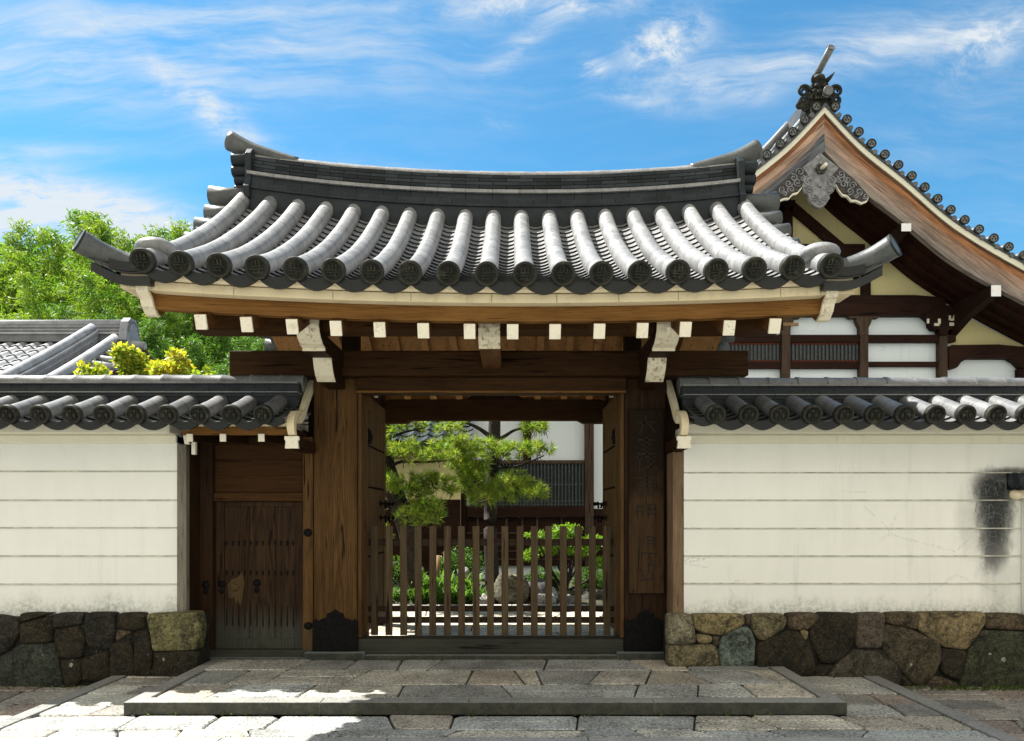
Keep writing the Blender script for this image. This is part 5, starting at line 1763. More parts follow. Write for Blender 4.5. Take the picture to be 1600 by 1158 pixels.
def gable_curve(n=40, umax=6.7):
    # softened polyline as points (u, z) on one side
    pts = smooth_path([(a, 0, b) for a, b in CURVE], n)
    return [(p.x, p.z) for p in pts if p.x <= umax + 1e-6]


def barge_mat(name, ang):
    m, t, b, co, rn = base_mat(name, 0.75, 0.2)
    r_ = t.mapping(co, (1, 1, 1), rot=(0, R(ang), 0))
    v = t.mapping(r_, (0.05, 1, 1))
    at = t.node('ShaderNodeAttribute')
    at.attribute_name = 'tint'
    f = t.noise(v, 26.0, 6.0, 0.65, 0.5)
    bg_ = t.noise(t.mapping(r_, (0.25, 1, 1)), 4.0, 6.0, 0.7)
    k = t.ss(t.math('ADD', t.math('MULTIPLY', f, 0.6), t.math('MULTIPLY', bg_, 0.5)), 0.36, 0.75)
    vm = t.node('ShaderNodeVectorMath', operation='SCALE')
    t.put(vm.inputs[0], at.outputs['Color'])
    t.put(vm.inputs[3], t.math('MULTIPLY_ADD', k, 1.0, 0.38))
    c = t.mix(t.math('MULTIPLY', t.ss(t.noise(v, 9.0, 7.0, 0.7), 0.58, 0.68), 0.55), vm.outputs[0], (0.05, 0.028, 0.02))
    t.put(b.inputs['Base Color'], c)
    t.put(b.inputs['Normal'], t.bump(k, 0.4, 0.006))
    return m


hall = thing('temple_hall', (6.1, 17.5, 0.0), 'large temple hall with high tiled gable, white plaster and dark timber behind the right wall', 'hall', kind='thing')
gc = gable_curve()
for s in (-1, 1):
    mb = MB()
    top = [(HX + s * u, z + 0.05) for u, z in gc]
    bot = [(HX + s * u, z - 0.06) for u, z in gc]
    mb.prism(top + bot[::-1], 'y', DV + 0.06, 27.0, (0.8, 0.8, 0.8))
    rf = mb.build('roof', M['tile_hall'], hall)
    mb = MB()
    top = [(HX + s * u, z - 0.005) for u, z in gc]
    bot = [(HX + s * u, z - 0.125) for u, z in gc]
    mb.prism(top + bot[::-1], 'y', DV, DV + 0.055)
    mb.build('verge_plaster', M['cornice'], rf)
    # tile bed under the verge discs
    mb = MB()
    top = [(HX + s * u, z + 0.055) for u, z in gc]
    bot = [(HX + s * u, z - 0.004) for u, z in gc]
    mb.prism(top + bot[::-1], 'y', DV - 0.03, DV + 0.058, (0.45, 0.5, 0.55))
    mb.build('verge_tile_bed', M['tile_hall'], rf)
    # barge board in five planks' width
    cols = [(0.128, 0.215, (0.10, 0.045, 0.022)), (0.215, 0.37, (0.30, 0.135, 0.060)), (0.37, 0.52, (0.31, 0.20, 0.145)), (0.52, 0.68, (0.30, 0.215, 0.17)), (0.68, 0.88, (0.25, 0.21, 0.185))]
    if s < 0:
        cols = [(0.128, 0.235, (0.25, 0.10, 0.048)), (0.235, 0.40, (0.38, 0.255, 0.185)), (0.40, 0.52, (0.27, 0.21, 0.18)), (0.52, 0.88, (0.115, 0.125, 0.145))]
    mb = MB()
    for i, (a, b, tn) in enumerate(cols):
        if s > 0 or True:
            tp = lambda u: 1.0 - 0.052 * max(0.0, u - 0.9)
            top = [(HX + s * u, z - a * tp(u)) for u, z in gc]
            bot = [(HX + s * u, z - b * tp(u) + 0.006) for u, z in gc]
        mb.prism(top + bot[::-1], 'y', DV + 0.03 - 0.006 * i, DV + 0.14, tn)
    mb.build('barge_board', barge_mat('barge_wood_right' if s > 0 else 'barge_wood_left', -38 if s > 0 else 38), rf, recalc=True)
    mb = MB()
    top = [(HX + s * u, z - 0.20) for u, z in gc]
    bot = [(HX + s * u, z - 0.74) for u, z in gc]
    mb.prism(top + bot[::-1], 'y', DV + 0.145, DW + 0.3)
    for yy in (15.45, 15.85, 16.22):
        top = [(HX + s * u, z - 0.74) for u, z in gc]
        bot = [(HX + s * u, z - 0.80) for u, z in gc]
        mb.prism(top + bot[::-1], 'y', yy, yy + 0.09)
    mb.build('soffit', M['soffit'], rf)
    # verge tiles: short round tiles with discs, and two raised rolls further in
    L, acc, ulist = 0, 0.17, []
    for (a, b) in zip(gc[:-1], gc[1:]):
        ln = math.hypot(b[0] - a[0], b[1] - a[1])
        while acc <= L + ln:
            f = (acc - L) / ln
            ulist.append((lerp(a[0], b[0], f), lerp(a[1], b[1], f)))
            acc += 0.335
        L += ln
    mb = MB()
    discs = []
    for (u, z) in ulist:
        dd = MB()
        discs.append(dd)
        x = HX + s * u
        nx_, nz_ = s * 0.62, 0.78
        c = Vector((x + nx_ * 0.115, 0, z + nz_ * 0.115))
        mb.tube([(c.x, DV - 0.06, c.z), (c.x, DV + 0.60, c.z)], 0.082, 12)
        mb.tube([(x + nx_ * 0.05 + s * 0.12, DV - 0.04, z + nz_ * 0.05 - 0.10), (x + nx_ * 0.05 + s * 0.12, DV + 0.5, z + nz_ * 0.05 - 0.10)], 0.05, 8, (0.8, 0.82, 0.85))
        dd.lathe([(0.088, -0.05), (0.093, 0.0), (0.090, 0.006), (0.072, 0.006), (0.066, -0.008), (0.003, -0.008)], (c.x, DV - 0.065, c.z), (0, -1, 0), 18)
        for (qx, qz) in ((-0.028, -0.012), (0.028, -0.012), (0, 0.032)):
            dd.blob((c.x + qx, DV - 0.06, c.z + qz), (0.019, 0.008, 0.022), 8, 5)
    mb.build('verge_tiles', M['tile_hall'], rf)
    for dd in discs:
        dd.build('verge_disc', M['tile_disc'], rf)
    mb = MB()
    mb.tube([(HX + s * u + s * 0.08, DV + 0.72, z + 0.14) for u, z in gc[1:]], 0.095, 12, (1.1, 1.1, 1.1))
    mb.tube([(HX + s * u + s * 0.08, DV + 1.05, z + 0.10) for u, z in gc[1:]], 0.09, 12)
    for k, (dz, w_, tn) in enumerate(((0.14, 0.30, 0.5), (0.20, 0.34, 0.9), (0.25, 0.30, 0.5), (0.31, 0.32, 0.9), (0.36, 0.28, 0.5))):
        pts = [Vector((HX + s * u + s * 0.10, DV + 1.45, z + dz)) for u, z in gc[1:]]
        for a, b in zip(pts[:-1], pts[1:]):
            mb.beam(a, b, w_, 0.05, (tn, tn, tn * 1.05))
    mb.tube([(HX + s * u + s * 0.12, DV + 1.45, z + 0.44) for u, z in gc[1:]], 0.09, 12, (1.15, 1.15, 1.15))
    mb.build('descending_ridge', M['tile_hall'], rf)

# main ridge and the ogre end tile with its cylinder
mb = MB()
mb.box(HX - 0.22, HX + 0.22, DV + 0.55, 27, 9.45, 10.0, (0.6, 0.6, 0.6))
mb.tube([(HX, DV + 0.5, 10.05), (HX, 27, 10.05)], 0.11, 12)
mb.build('main_ridge', M['tile_hall'], hall)
mb = MB()
Y0 = DV - 0.05
def at(px, py):
    return Vector((PX(px, Y0), Y0, PZ(py, Y0)))
outl = [(1262, 182), (1262, 165), (1266, 150), (1270, 136), (1274, 122), (1281, 114), (1292, 114), (1298, 122), (1300, 138), (1303, 150), (1308, 165), (1310, 185), (1296, 172), (1288, 160), (1280, 168)]
mb.prism([(at(a, b).x, at(a, b).z) for a, b in outl], 'y', Y0 + 0.12, Y0 + 0.42, (0.6, 0.62, 0.62))
def spiral(cx, cy, r0, turns, sg=1, th=0.035, y=None, a0=0.0):
    pts = []
    for i in range(26):
        f = i / 25
        a = a0 + sg * f * turns * 2 * math.pi
        r_ = r0 * (1 - 0.82 * f)
        c = at(cx, cy)
        pts.append((c.x + r_ * math.cos(a), (y if y is not None else Y0 + 0.10), c.z + r_ * math.sin(a)))
    mb.tube(pts, [th * (1 - 0.4 * i / 25) for i in range(26)], 8, (0.75, 0.78, 0.78), up=(0, 1, 0.01))
for (cx, cy, r0, sg, a0) in ((1259, 138, 0.12, 1, 0), (1310, 138, 0.12, -1, math.pi), (1258, 153, 0.095, -1, 0), (1310, 152, 0.095, 1, math.pi), (1268, 146, 0.06, 1, 2), (1303, 146, 0.06, -1, 1), (1262, 164, 0.075, 1, 1), (1307, 163, 0.07, -1, 2), (1277, 141, 0.06, 1, 0), (1292, 141, 0.06, -1, math.pi), (1252, 160, 0.06, -1, 0)):
    spiral(cx, cy, r0, 1.6, sg, 0.036, None, a0)
for (a, b, r_) in ((1279, 130, 0.05), (1291, 130, 0.05)):
    c = at(a, b); mb.blob((c.x, Y0 + 0.09, c.z), (r_, 0.06, r_), 10, 6, (0.9, 0.9, 0.9))
c = at(1285, 140); mb.blob((c.x, Y0 + 0.10, c.z), (0.09, 0.09, 0.06), 10, 6)
for k in range(5):
    c = at(1277 + k * 4, 148); mb.box(c.x - 0.018, c.x + 0.018, Y0 + 0.06, Y0 + 0.14, c.z - 0.04, c.z + 0.02, (1.4, 1.4, 1.3))
c = at(1285, 115); mb.blob((c.x, Y0 + 0.2, c.z), (0.125, 0.16, 0.075), 14, 8, (1.3, 1.3, 1.3))
mb.tube([at(1296, 120) + Vector((0, 0.15, 0)), at(1301, 116) + Vector((0, 0.10, 0)), at(1306, 110) + Vector((0, 0.05, 0))], [0.05, 0.035, 0.005], 10)
mb.tube([at(1276, 120) + Vector((0, 0.15, 0)), at(1273, 117) + Vector((0, 0.10, 0)), at(1272, 114) + Vector((0, 0.05, 0))], [0.05, 0.03, 0.005], 10)
og = mb.build('ogre_tile', M['tile_disc'], hall)
mb = MB()
a, b = at(1284, 108) + Vector((0, 0.35, 0)), at(1292, 84) + Vector((0, -0.22, 0))
mb.tube([a, a.lerp(b, 0.5), b], [0.068, 0.066, 0.070], 14)
dv = (b - a).normalized()
mb.lathe([(0.072, -0.02), (0.078, 0.0), (0.060, 0.006), (0.054, -0.008), (0.003, -0.008)], b, dv, 16)
mb.build('cylinder_tile', M['tile_hall'], og)
mb = MB(); mb.tube([at(1291, 80), at(1293, 70)], [0.014, 0.004], 6); mb.build('spike', M['metal'], og)
# top verge disc in the middle
mb = MB()
c = at(1293, 143)
mb.tube([(c.x, Y0 - 0.05, c.z), (c.x, Y0 + 0.4, c.z)], 0.085, 12)
mb.lathe([(0.088, -0.05), (0.095, 0.0), (0.074, 0.006), (0.066, -0.008), (0.003, -0.008)], (c.x, Y0 - 0.05, c.z), (0, -1, 0), 18)
mb.build('top_disc_tile', M['tile_hall'], og)

# hanging carved pendant under the peak
mb = MB()
YG = DV - 0.02
def ag(px, py):
    return (PX(px, YG), PZ(py, YG))
body = [(1282, 238), (1296, 250), (1311, 262), (1306, 268), (1299, 275), (1304, 281), (1307, 290), (1303, 299), (1297, 303), (1296, 311), (1290, 320), (1280, 326), (1270, 320), (1264, 311), (1263, 304), (1257, 301), (1253, 291), (1256, 281), (1263, 275), (1259, 268), (1253, 262), (1268, 250)]
mb.prism([ag(*p) for p in body], 'y', YG, YG + 0.09)
pend = mb.build('gable_pendant', M['gegyo'], hall, bevel=0.012)
Y0 = YG - 0.0
mb = MB()
def spg(cx, cy, r0, sg, a0, turns=1.5, th=0.016):
    pts = []
    for i in range(24):
        f = i / 23
        a = a0 + sg * f * turns * 2 * math.pi
        r_ = r0 * (1 - 0.85 * f)
        x, z = ag(cx, cy)
        pts.append((x + r_ * math.cos(a), YG - 0.004, z + r_ * math.sin(a)))
    mb.tube(pts, th, 6, up=(0, 1, 0.01))
for (cx, cy, r0, sg, a0) in ((1263, 283, 0.10, 1, 1.5), (1298, 283, 0.10, -1, 1.6), (1264, 296, 0.09, -1, 3), (1297, 296, 0.09, 1, 0), (1272, 308, 0.08, 1, 3), (1289, 308, 0.08, -1, 0), (1280, 316, 0.06, 1, 1)):
    spg(cx, cy, r0, sg, a0)
for (cx, cy, r_) in ((1281, 289, 0.05), (1280, 311, 0.035)):
    x, z = ag(cx, cy); mb.lathe([(r_, 0.0), (r_, 0.02), (r_ * 0.6, 0.035), (0.003, 0.03)], (x, YG, z), (0, -1, 0), 14)
mb.build('carved_scroll', M['gegyo'], pend)
mb = MB()
x, z = ag(1282, 265)
mb.lathe([(0.105, 0), (0.105, 0.03), (0.07, 0.05), (0.003, 0.05)], (x, YG, z), (0, -1, 0), 6, smooth=False)
for k in range(6):
    a = k * math.pi / 3
    mb.blob((x + 0.075 * math.cos(a), YG - 0.035, z + 0.075 * math.sin(a)), (0.04, 0.03, 0.04), 8, 5)
hx_ = mb.build('hexagon_boss', M['carve_dark'], pend)
mb = MB(); mb.tube([(x, YG - 0.03, z), (x + 0.03, YG - 0.20, z + 0.02)], [0.04, 0.034], 10); mb.build('peg', M['paint'], pend)
for s in (-1, 1):
    w_ = [(1300, 252), (1316, 264), (1332, 277), (1348, 294), (1358, 306), (1355, 312), (1347, 315), (1338, 311), (1331, 311), (1325, 304), (1317, 302), (1311, 294), (1307, 286), (1300, 274)]
    pts = [ag(1282 + s * (p[0] - 1282), p[1] - (0 if s > 0 else 3)) for p in w_]
    mb = MB(); mb.prism(pts, 'y', YG + 0.005, YG + 0.075)
    wing = mb.build('carved_wing', M['carve_dark'], pend, bevel=0.008)
    mb = MB()
    for (dx, cy, r0) in ((32, 272, 0.085), (42, 281, 0.08), (36, 288, 0.085), (50, 290, 0.075), (46, 299, 0.075), (60, 300, 0.07), (70, 307, 0.06), (56, 306, 0.05), (28, 282, 0.06)):
        spg(1282 + s * dx, cy - (0 if s > 0 else 3), r0, s, 0.5 * dx, 1.4, 0.014)
    mb.build('carved_scroll', M['gegyo'], wing)
    mb = MB()
    low = pts[4:13]
    mb.prism([(p[0], p[1] - 0.004) for p in low] + [(p[0], p[1] - 0.04) for p in low[::-1]], 'y', YG + 0.02, YG + 0.08)
    mb.build('white_wing_edge', M['paint'], wing)

# walls: one plaster sheet up to the roof, warm bounced light painted yellow into the gable triangles
def hp(px, py, d=DW):
    return (PX(px, d), PZ(py, d))
mb = MB()
poly = [(-1.1, 0.0), (13.0, 0.0), (13.0, 5.0)] + [(HX + u, z - 0.25) for u, z in gc[::-1] if u < 6.5] + [(HX - u, z - 0.25) for u, z in gc[1:] if u < 6.5] + [(-1.1, 4.8)]
mb.prism(poly, 'y', DW, DW + 0.2)
mb.build('white_plaster', M['hall_plaster'], hall)
mb = MB()
zb = PZ(470, 16.49)
poly = [(HX - 3.4, zb), (HX + 3.7, zb)] + [(HX + u, z - 0.26) for u, z in gc[::-1] if z - 0.26 > zb + 0.02] + [(HX - u, z - 0.26) for u, z in gc[1:] if z - 0.26 > zb + 0.02]
mb.prism(poly, 'y', DW - 0.008, DW - 0.002)
zb2 = PZ(542, 16.49)
poly = [(PX(1484, DW), zb2), (PX(1600, DW), zb2), (PX(1600, DW), zb2 + 0.02), (PX(1498, DW), PZ(490, DW))]
mb.prism(poly, 'y', DW - 0.008, DW - 0.002)
mb.build('bounce_yellow_plaster', M['hall_yellow'], hall)


def hbox(name, px0, px1, py0, py1, y0, y1, mat, bevel=0.006):
    mb = MB()
    mb.box(PX(px0, y0), PX(px1, y0), y0, y1, PZ(py1, y0), PZ(py0, y0))
    return mb.build(name, M[mat], hall, bevel=bevel)


YF = 16.40
hbox('tie_beam', 1150, 1478, 464, 493, 16.30, 16.485, 'hall_wood_x')
mb = MB(); mb.prism([hp(1478, 493, 16.3), hp(1478, 470, 16.3), hp(1466, 464, 16.3), hp(1430, 461, 16.3), hp(1240, 461, 16.3), hp(1240, 466, 16.3), hp(1460, 480, 16.3)], 'y', 16.295, 16.40); mb.build('beam_shoulder', M['hall_wood_x'], hall)
hbox('upper_beam', 1160, 1352, 381, 402, 16.32, 16.485, 'hall_wood_x')
hbox('king_post', 1219, 1239, 318, 466, 16.36, 16.485, 'hall_wood')
hbox('post_cap', 1216, 1243, 312, 321, 16.33, 16.485, 'hall_wood')
hbox('short_post', 1348, 1361, 400, 466, 16.36, 16.485, 'hall_wood')
for (a, b) in (((1236, 322), (1316, 390)), ((1222, 322), (1142, 390))):
    mb = MB(); pa, pb = hp(*a, 16.4), hp(*b, 16.4)
    mb.beam((pa[0], 16.41, pa[1]), (pb[0], 16.41, pb[1]), 0.10, 0.20); mb.build('diagonal_strut', M['hall_wood_x'], hall)
hbox('wall_rail', 1080, 1490, 523, 535, YF - 0.03, 16.48, 'hall_wood_x')
hbox('wall_rail', 1080, 1344, 565, 576, YF, 16.48, 'hall_wood_x')
hbox('wall_rail', 1357, 1469, 565, 573, YF, 16.48, 'hall_wood_x')
for (a, b, t0) in ((1222, 1235, 516), (1344, 1357, 518), (1468, 1481, 500)):
    hbox('wall_post', a, b, t0, 920, YF - 0.06, 16.49, 'hall_post')
# flared brackets over the posts
for cx in (1228.5, 1350.5):
    mb = MB()
    o_ = [(-7, 523), (-7, 512), (-10, 506), (-12, 501), (-12, 497), (-22, 497), (-26, 493), (26, 493), (22, 497), (12, 497), (12, 501), (10, 506), (7, 512), (7, 523)]
    mb.prism([hp(cx + a, b, 16.33) for a, b in o_], 'y', 16.33, 16.48); mb.build('flared_bracket', M['hall_post'], hall, bevel=0.006)
hbox('bracket_block', 1205, 1248, 504, 509, 16.32, 16.36, 'tan_wood')
# bracket cluster by the third post
mb = MB()
o_ = [(1444, 492), (1450, 497), (1454, 501), (1455, 508), (1460, 514), (1468, 515), (1470, 523), (1481, 523), (1483, 515), (1494, 514), (1499, 508), (1501, 500), (1508, 494), (1512, 486), (1500, 478), (1470, 476)]
mb.prism([hp(a, b, 16.25) for a, b in o_], 'y', 16.25, 16.46); mb.build('bracket_cluster', M['hall_wood'], hall, bevel=0.008)
for (a, b, c_, d_) in ((1449, 1452, 498, 505), (1466, 1470, 498, 506), (1483, 1486, 493, 500), (1485, 1496, 498, 501), (1484, 1491, 504, 509), (1460, 1468, 505, 509)):
    hbox('painted_block_face', a, b, c_, d_, 16.235, 16.26, 'paint', 0.0)
mb = MB(); mb.prism([hp(1488, 498, 16.24), hp(1493, 487, 16.24), hp(1501, 487, 16.24), hp(1496, 498, 16.24)], 'y', 16.235, 16.27); mb.build('painted_block_face', M['paint_old'], hall)
mb = MB()
o_ = [(1483, 543), (1488, 539), (1560, 538), (1592, 541), (1604, 541), (1604, 576), (1596, 574), (1588, 566), (1578, 560), (1512, 560), (1502, 566), (1497, 573), (1492, 576), (1483, 576)]
mb.prism([hp(a, b, 16.3) for a, b in o_], 'y', 16.30, 16.48); mb.build('lower_beam', M['hall_wood_x'], hall, bevel=0.006)
hbox('wall_post', 1592, 1606, 576, 920, YF - 0.05, 16.49, 'hall_wood')
hbox('wall_rail', 1481, 1494, 523, 534, YF - 0.04, 16.46, 'hall_wood_x')
# white ended purlins that carry the verge
for s in (-1, 1):
    for (px, py, w_, h_) in ((1415, 356, 15, 12), (1555, 455, 15, 17)):
        x, z = HX + s * (PX(px, DV) - HX), PZ(py, DV)
        mb = MB(); mb.box(x - w_ / 160, x + w_ / 160, DV - 0.02, DW, z - h_ / 160, z + h_ / 160)
        pu = mb.build('purlin', M['hall_wood'], hall)
        mb = MB(); mb.box(x - w_ / 158, x + w_ / 158, DV - 0.03, DV - 0.0205, z - h_ / 158, z + h_ / 158); mb.build('white_end', M['white_gloss'], pu)
        mb = MB(); mb.prism([(DV + 0.15, z - h_ / 160), (DW, z - h_ / 160), (DW, z - 0.55), (DV + 0.9, z - 0.30)], 'x', x - 0.09, x + 0.09); mb.build('purlin_arm', M['hall_wood'], pu)
# barred windows under the rail
for (a, b) in ((1100, 1221), (1236, 1343)):
    mb = MB(); y = 16.44; mb.box(PX(a, y), PX(b, y), y, 16.495, PZ(565, y), PZ(536, y)); wn = mb.build('barred_window', M['dark_glass'], hall)
    mb = MB()
    n = int((b - a) / 5.9)
    for k in range(n):
        px = a + 3 + k * 5.9
        x = PX(px, 16.42)
        mb.box(x - 0.020, x + 0.020, 16.41, 16.438, PZ(565, 16.42), PZ(538, 16.42))
    mb.build('window_bars', M['lattice'], wn, bevel=0.006)
    mb = MB()
    for (c_, d_) in ((535.5, 538.5), (562.5, 565)):
        mb.box(PX(a, 16.405), PX(b, 16.405), 16.405, 16.44, PZ(d_, 16.405), PZ(c_, 16.405))
    mb.build('window_frame', M['red_wood'], wn)

# the courtyard front of the same hall, seen through the gate
hbox('courtyard_post', 914, 928, 500, 920, YF - 0.06, 16.49, 'hall_post')
hbox('courtyard_post', 718, 729, 600, 920, YF - 0.06, 16.49, 'hall_wood')
hbox('courtyard_post', 817, 830, 560, 722, YF - 0.02, 16.49, 'hall_wood')
hbox('sill_beam', 729.5, 913.5, 791, 808, YF - 0.08, 16.49, 'hall_wood_x')
hbox('sill_beam', 928.5, 1010, 795, 806, YF - 0.04, 16.49, 'hall_wood_x')
hbox('wainscot', 729.5, 913.5, 808.5, 884, YF + 0.02, 16.49, 'hall_wood_x')
hbox('wainscot', 928.5, 1010, 806.5, 884, YF + 0.02, 16.49, 'hall_wood_x')
for px in (745, 790, 815, 838, 876):
    hbox('wainscot_batten', px, px + 3, 808.5, 832, YF - 0.01, YF + 0.019, 'hall_post', 0.0)
for py in (832, 846, 860, 873):
    hbox('wainscot_board_edge', 729.5, 913.5, py, py + 2, YF, YF + 0.019, 'hall_post', 0.0)
y = 16.43
mb = MB(); mb.box(PX(735, y), PX(913.5, y), y, 16.492, PZ(791, y), PZ(724, y)); wn = mb.build('lattice_window', M['dark_glass'], hall)
mb = MB()
for k in range(33):
    x = PX(738 + k * 5.4, 16.40)
    mb.box(x - 0.0125, x + 0.0125, 16.39, 16.41, PZ(791, 16.4), PZ(724, 16.4))
for py in (757, 783, 788):
    mb.box(PX(735, 16.41), PX(913, 16.41), 16.411, 16.425, PZ(py + 1, 16.41), PZ(py - 1, 16.41))
mb.build('lattice_bars', M['lattice'], wn)
mb = MB(); mb.box(PX(735, 16.37), PX(913.5, 16.37), 16.37, 16.49, PZ(724, 16.37), PZ(719, 16.37)); mb.build('window_head', M['hall_post'], wn)
mb = MB()
for k in range(20):
    x = PX(740 + k * 9, 16.43)
    mb.box(x - 0.05, x + 0.05, 16.427, 16.4295, PZ(785, 16.43), PZ(728, 16.43))
mb.build('inner_shutter_slats', M['shutter'], wn)

# low shed with a tiled pent roof at the left of the courtyard
shed = thing('courtyard_shed', (-2.4, 16.2, 0.0), 'low yellow plastered shed with dark scalloped pent roof in the courtyard, behind the pines', 'shed', kind='thing')
mb = MB(); mb.box(-3.6, -1.09, 16.25, 16.40, 0.0, 3.05); mb.build('yellow_wall', M['hall_yellow'], shed)
mb = MB(); mb.box(-3.6, -1.09, 16.20, 16.249, 0.0, 1.92); mb.build('dark_wainscot', M['hall_wood_x'], shed)
mb = MB(); mb.prism([hp(612, 704, 16.2), hp(632, 704, 16.2), hp(628, 716, 16.2), hp(618, 718, 16.2)], 'y', 15.9, 16.249); mb.build('bracket_block', M['tan_wood'], shed)
mb = MB()
for i in range(9):
    xa = -3.5 + i * 0.30
    flat_tile_field(mb, xa, xa + 0.30, lambda x, t: Vector((x, 15.35 + t, 3.12 + 0.62 * t)), 0.0, 1.2, 0.20, sag=0.055, n=8, thick=0.035, lip=0.06)
sr = mb.build('pent_roof', M['tile_dark'], shed, recalc=False)
mb = MB(); mb.box(-3.5, -0.80, 15.42, 16.25, 2.98, 3.02); mb.build('pent_soffit', M['hall_wood'], shed)

# ------------------------------------------------------------------ plants
def rand_unit(rg):
    while True:
        v = Vector((rg.uniform(-1, 1), rg.uniform(-1, 1), rg.uniform(-1, 1)))
        if 0.05 < v.length < 1:
            return v.normalized()


def leaf_quad(mb, p, d, L, w, rg, tint):
    s = d.cross(rand_unit(rg))
    if s.length < 0.05:
        s = d.cross(Vector((0.2, 0.9, 0.1)))
    s.normalize()
    m = p + d * (L * 0.45)
    mb.add([p, m + s * (w / 2), p + d * L, m - s * (w / 2)], [(0, 1, 2, 3)], tint)


def bamboo(name, seed, label, group, n_nodes=58, deep=0.0):
    """10 m culm that leans and arches; leaves hang in sprays from drooping side branches"""
    rg = random.Random(seed)
    root = thing(name, (0, 0, 0), label, 'bamboo', group)
    lean = Vector((rg.uniform(-1, 1), rg.uniform(-1, 1), 0)).normalized()
    path = [lean * (1.5 * (k / 20) ** 2.6) + Vector((0, 0, 10.0 * (k / 20) - 0.5 * (k / 20) ** 5)) for k in range(21)]
    mb = MB()
    mb.tube(path, [0.05 * (1 - 0.85 * k / 20) for k in range(21)], 7)
    mb.build('culm', M['culm'], root, recalc=False)
    mb = MB()
    for i in range(n_nodes):
        f = 0.14 + 0.86 * (i + rg.random()) / n_nodes
        q = min(f, 1.0) * 20
        k = min(int(q), 19)
        base = path[k].lerp(path[k + 1], q - k)
        reach = 1.25 * min(1.0, (1.04 - f) * 2.6) ** 0.8 + 0.12
        for _ in range(4 if f < 0.9 else 2):
            a = rg.uniform(0, 2 * math.pi)
            dr = Vector((math.cos(a), math.sin(a), rg.uniform(0.25, 0.9))).normalized()
            L = reach * rg.uniform(0.5, 1.1)
            hue = rg.random()
            for c in range(5):
                g_ = (c + 0.6 + rg.random() * 0.5) / 5.3
                pt = base + dr * (L * g_) + Vector((0, 0, -0.42 * L * g_ * g_))
                for _ in range(10):
                    d = (dr * 0.55 + rand_unit(rg) * 0.75 + Vector((0, 0, -0.42))).normalized()
                    b = rg.uniform(0.75, 1.2)
                    tint = (lerp(0.080, 0.215, hue) * b, lerp(0.200, 0.315, hue) * b, lerp(0.026, 0.040, hue) * b)
                    tint = tuple(lerp(q_, w_ * b, deep) for q_, w_ in zip(tint, (0.055, 0.15, 0.030)))
                    leaf_quad(mb, pt + rand_unit(rg) * 0.15, d, rg.uniform(0.13, 0.21), rg.uniform(0.030, 0.046), rg, tint)
    mb.build('foliage', M['bamboo_leaf'], root, recalc=False)
    return root


BG = 'bamboo of the grove behind the outbuilding'
tips_back = [(10, 374, 27), (58, 352, 28), (106, 350, 26), (150, 322, 28), (176, 345, 25), (206, 312, 29), (242, 326, 27), (286, 350, 28), (330, 385, 30), (376, 425, 30), (412, 455, 29), (-42, 378, 27), (-14, 366, 28), (22, 364, 29), (40, 368, 25), (80, 352, 29.5), (128, 338, 29.5), (262, 338, 29), (300, 362, 28.5), (246, 352, 25.5), (316, 380, 27), (84, 372, 31), (226, 350, 31), (450, 470, 30)]
tips_mid = [(28, 418, 22.5), (92, 425, 21.5), (152, 405, 22.5), (214, 415, 22), (268, 430, 22.5), (318, 462, 22.5), (368, 480, 22.5), (402, 495, 23), (-32, 430, 21.5), (120, 390, 24), (190, 385, 24.5), (50, 395, 24.5), (255, 395, 25)]
tips_low = [(62, 478, 19.5), (130, 470, 20), (200, 478, 20), (258, 492, 20), (306, 505, 20), (352, 516, 20.5), (396, 522, 21), (10, 485, 19.5), (230, 520, 18.5), (285, 530, 18.8), (335, 540, 19), (385, 545, 19)]
protos = [bamboo('bamboo', 100 + k, 'x', BG) for k in range(4)] + [bamboo('bamboo', 120 + k, 'x', BG, 58, 0.62) for k in range(2)]
used = [False] * 6
extra = random.Random(77)
def more(lst, k, dpx, dpy, dd):
    out_ = list(lst)
    for (px, py, d) in lst:
        for _ in range(k):
            out_.append((px + extra.uniform(-dpx, dpx), py + extra.uniform(0.2, 1) * dpy, d + extra.uniform(-dd, dd)))
    return out_
tips_back = more(tips_back, 2, 20, 50, 1.5)
tips_mid = more(tips_mid, 1, 22, 45, 1.0)
tips_low = more(tips_low, 1, 24, 40, 0.8)
for gi, (lst, lab) in enumerate(((tips_back, 'tall feathery bamboo rising to the skyline at the back of the grove'), (tips_mid, 'bright green leafy bamboo in the middle of the grove'), (tips_low, 'low dense bamboo at the foot of the grove, above the wall'))):
    for i, (px, py, d) in enumerate(lst):
        k = (i + gi) % 4 if gi < 2 and not (gi == 1 and px > 300) else 4 + i % 2
        if gi == 2 and px < 120:
            k = i % 4
        h = PZ(py, d)
        loc = (PX(px, d), d, 0.0)
        rz = rnd.uniform(0, 6.28)
        if not used[k]:
            o = protos[k]
            used[k] = True
            o.location = loc; o.rotation_euler = (0, 0, rz)
            o.scale = (h / 10.1,) * 3
        else:
            o = copy_tree(protos[k], loc, rz, h / 10.1)
        o['label'] = lab
        o['group'] = BG


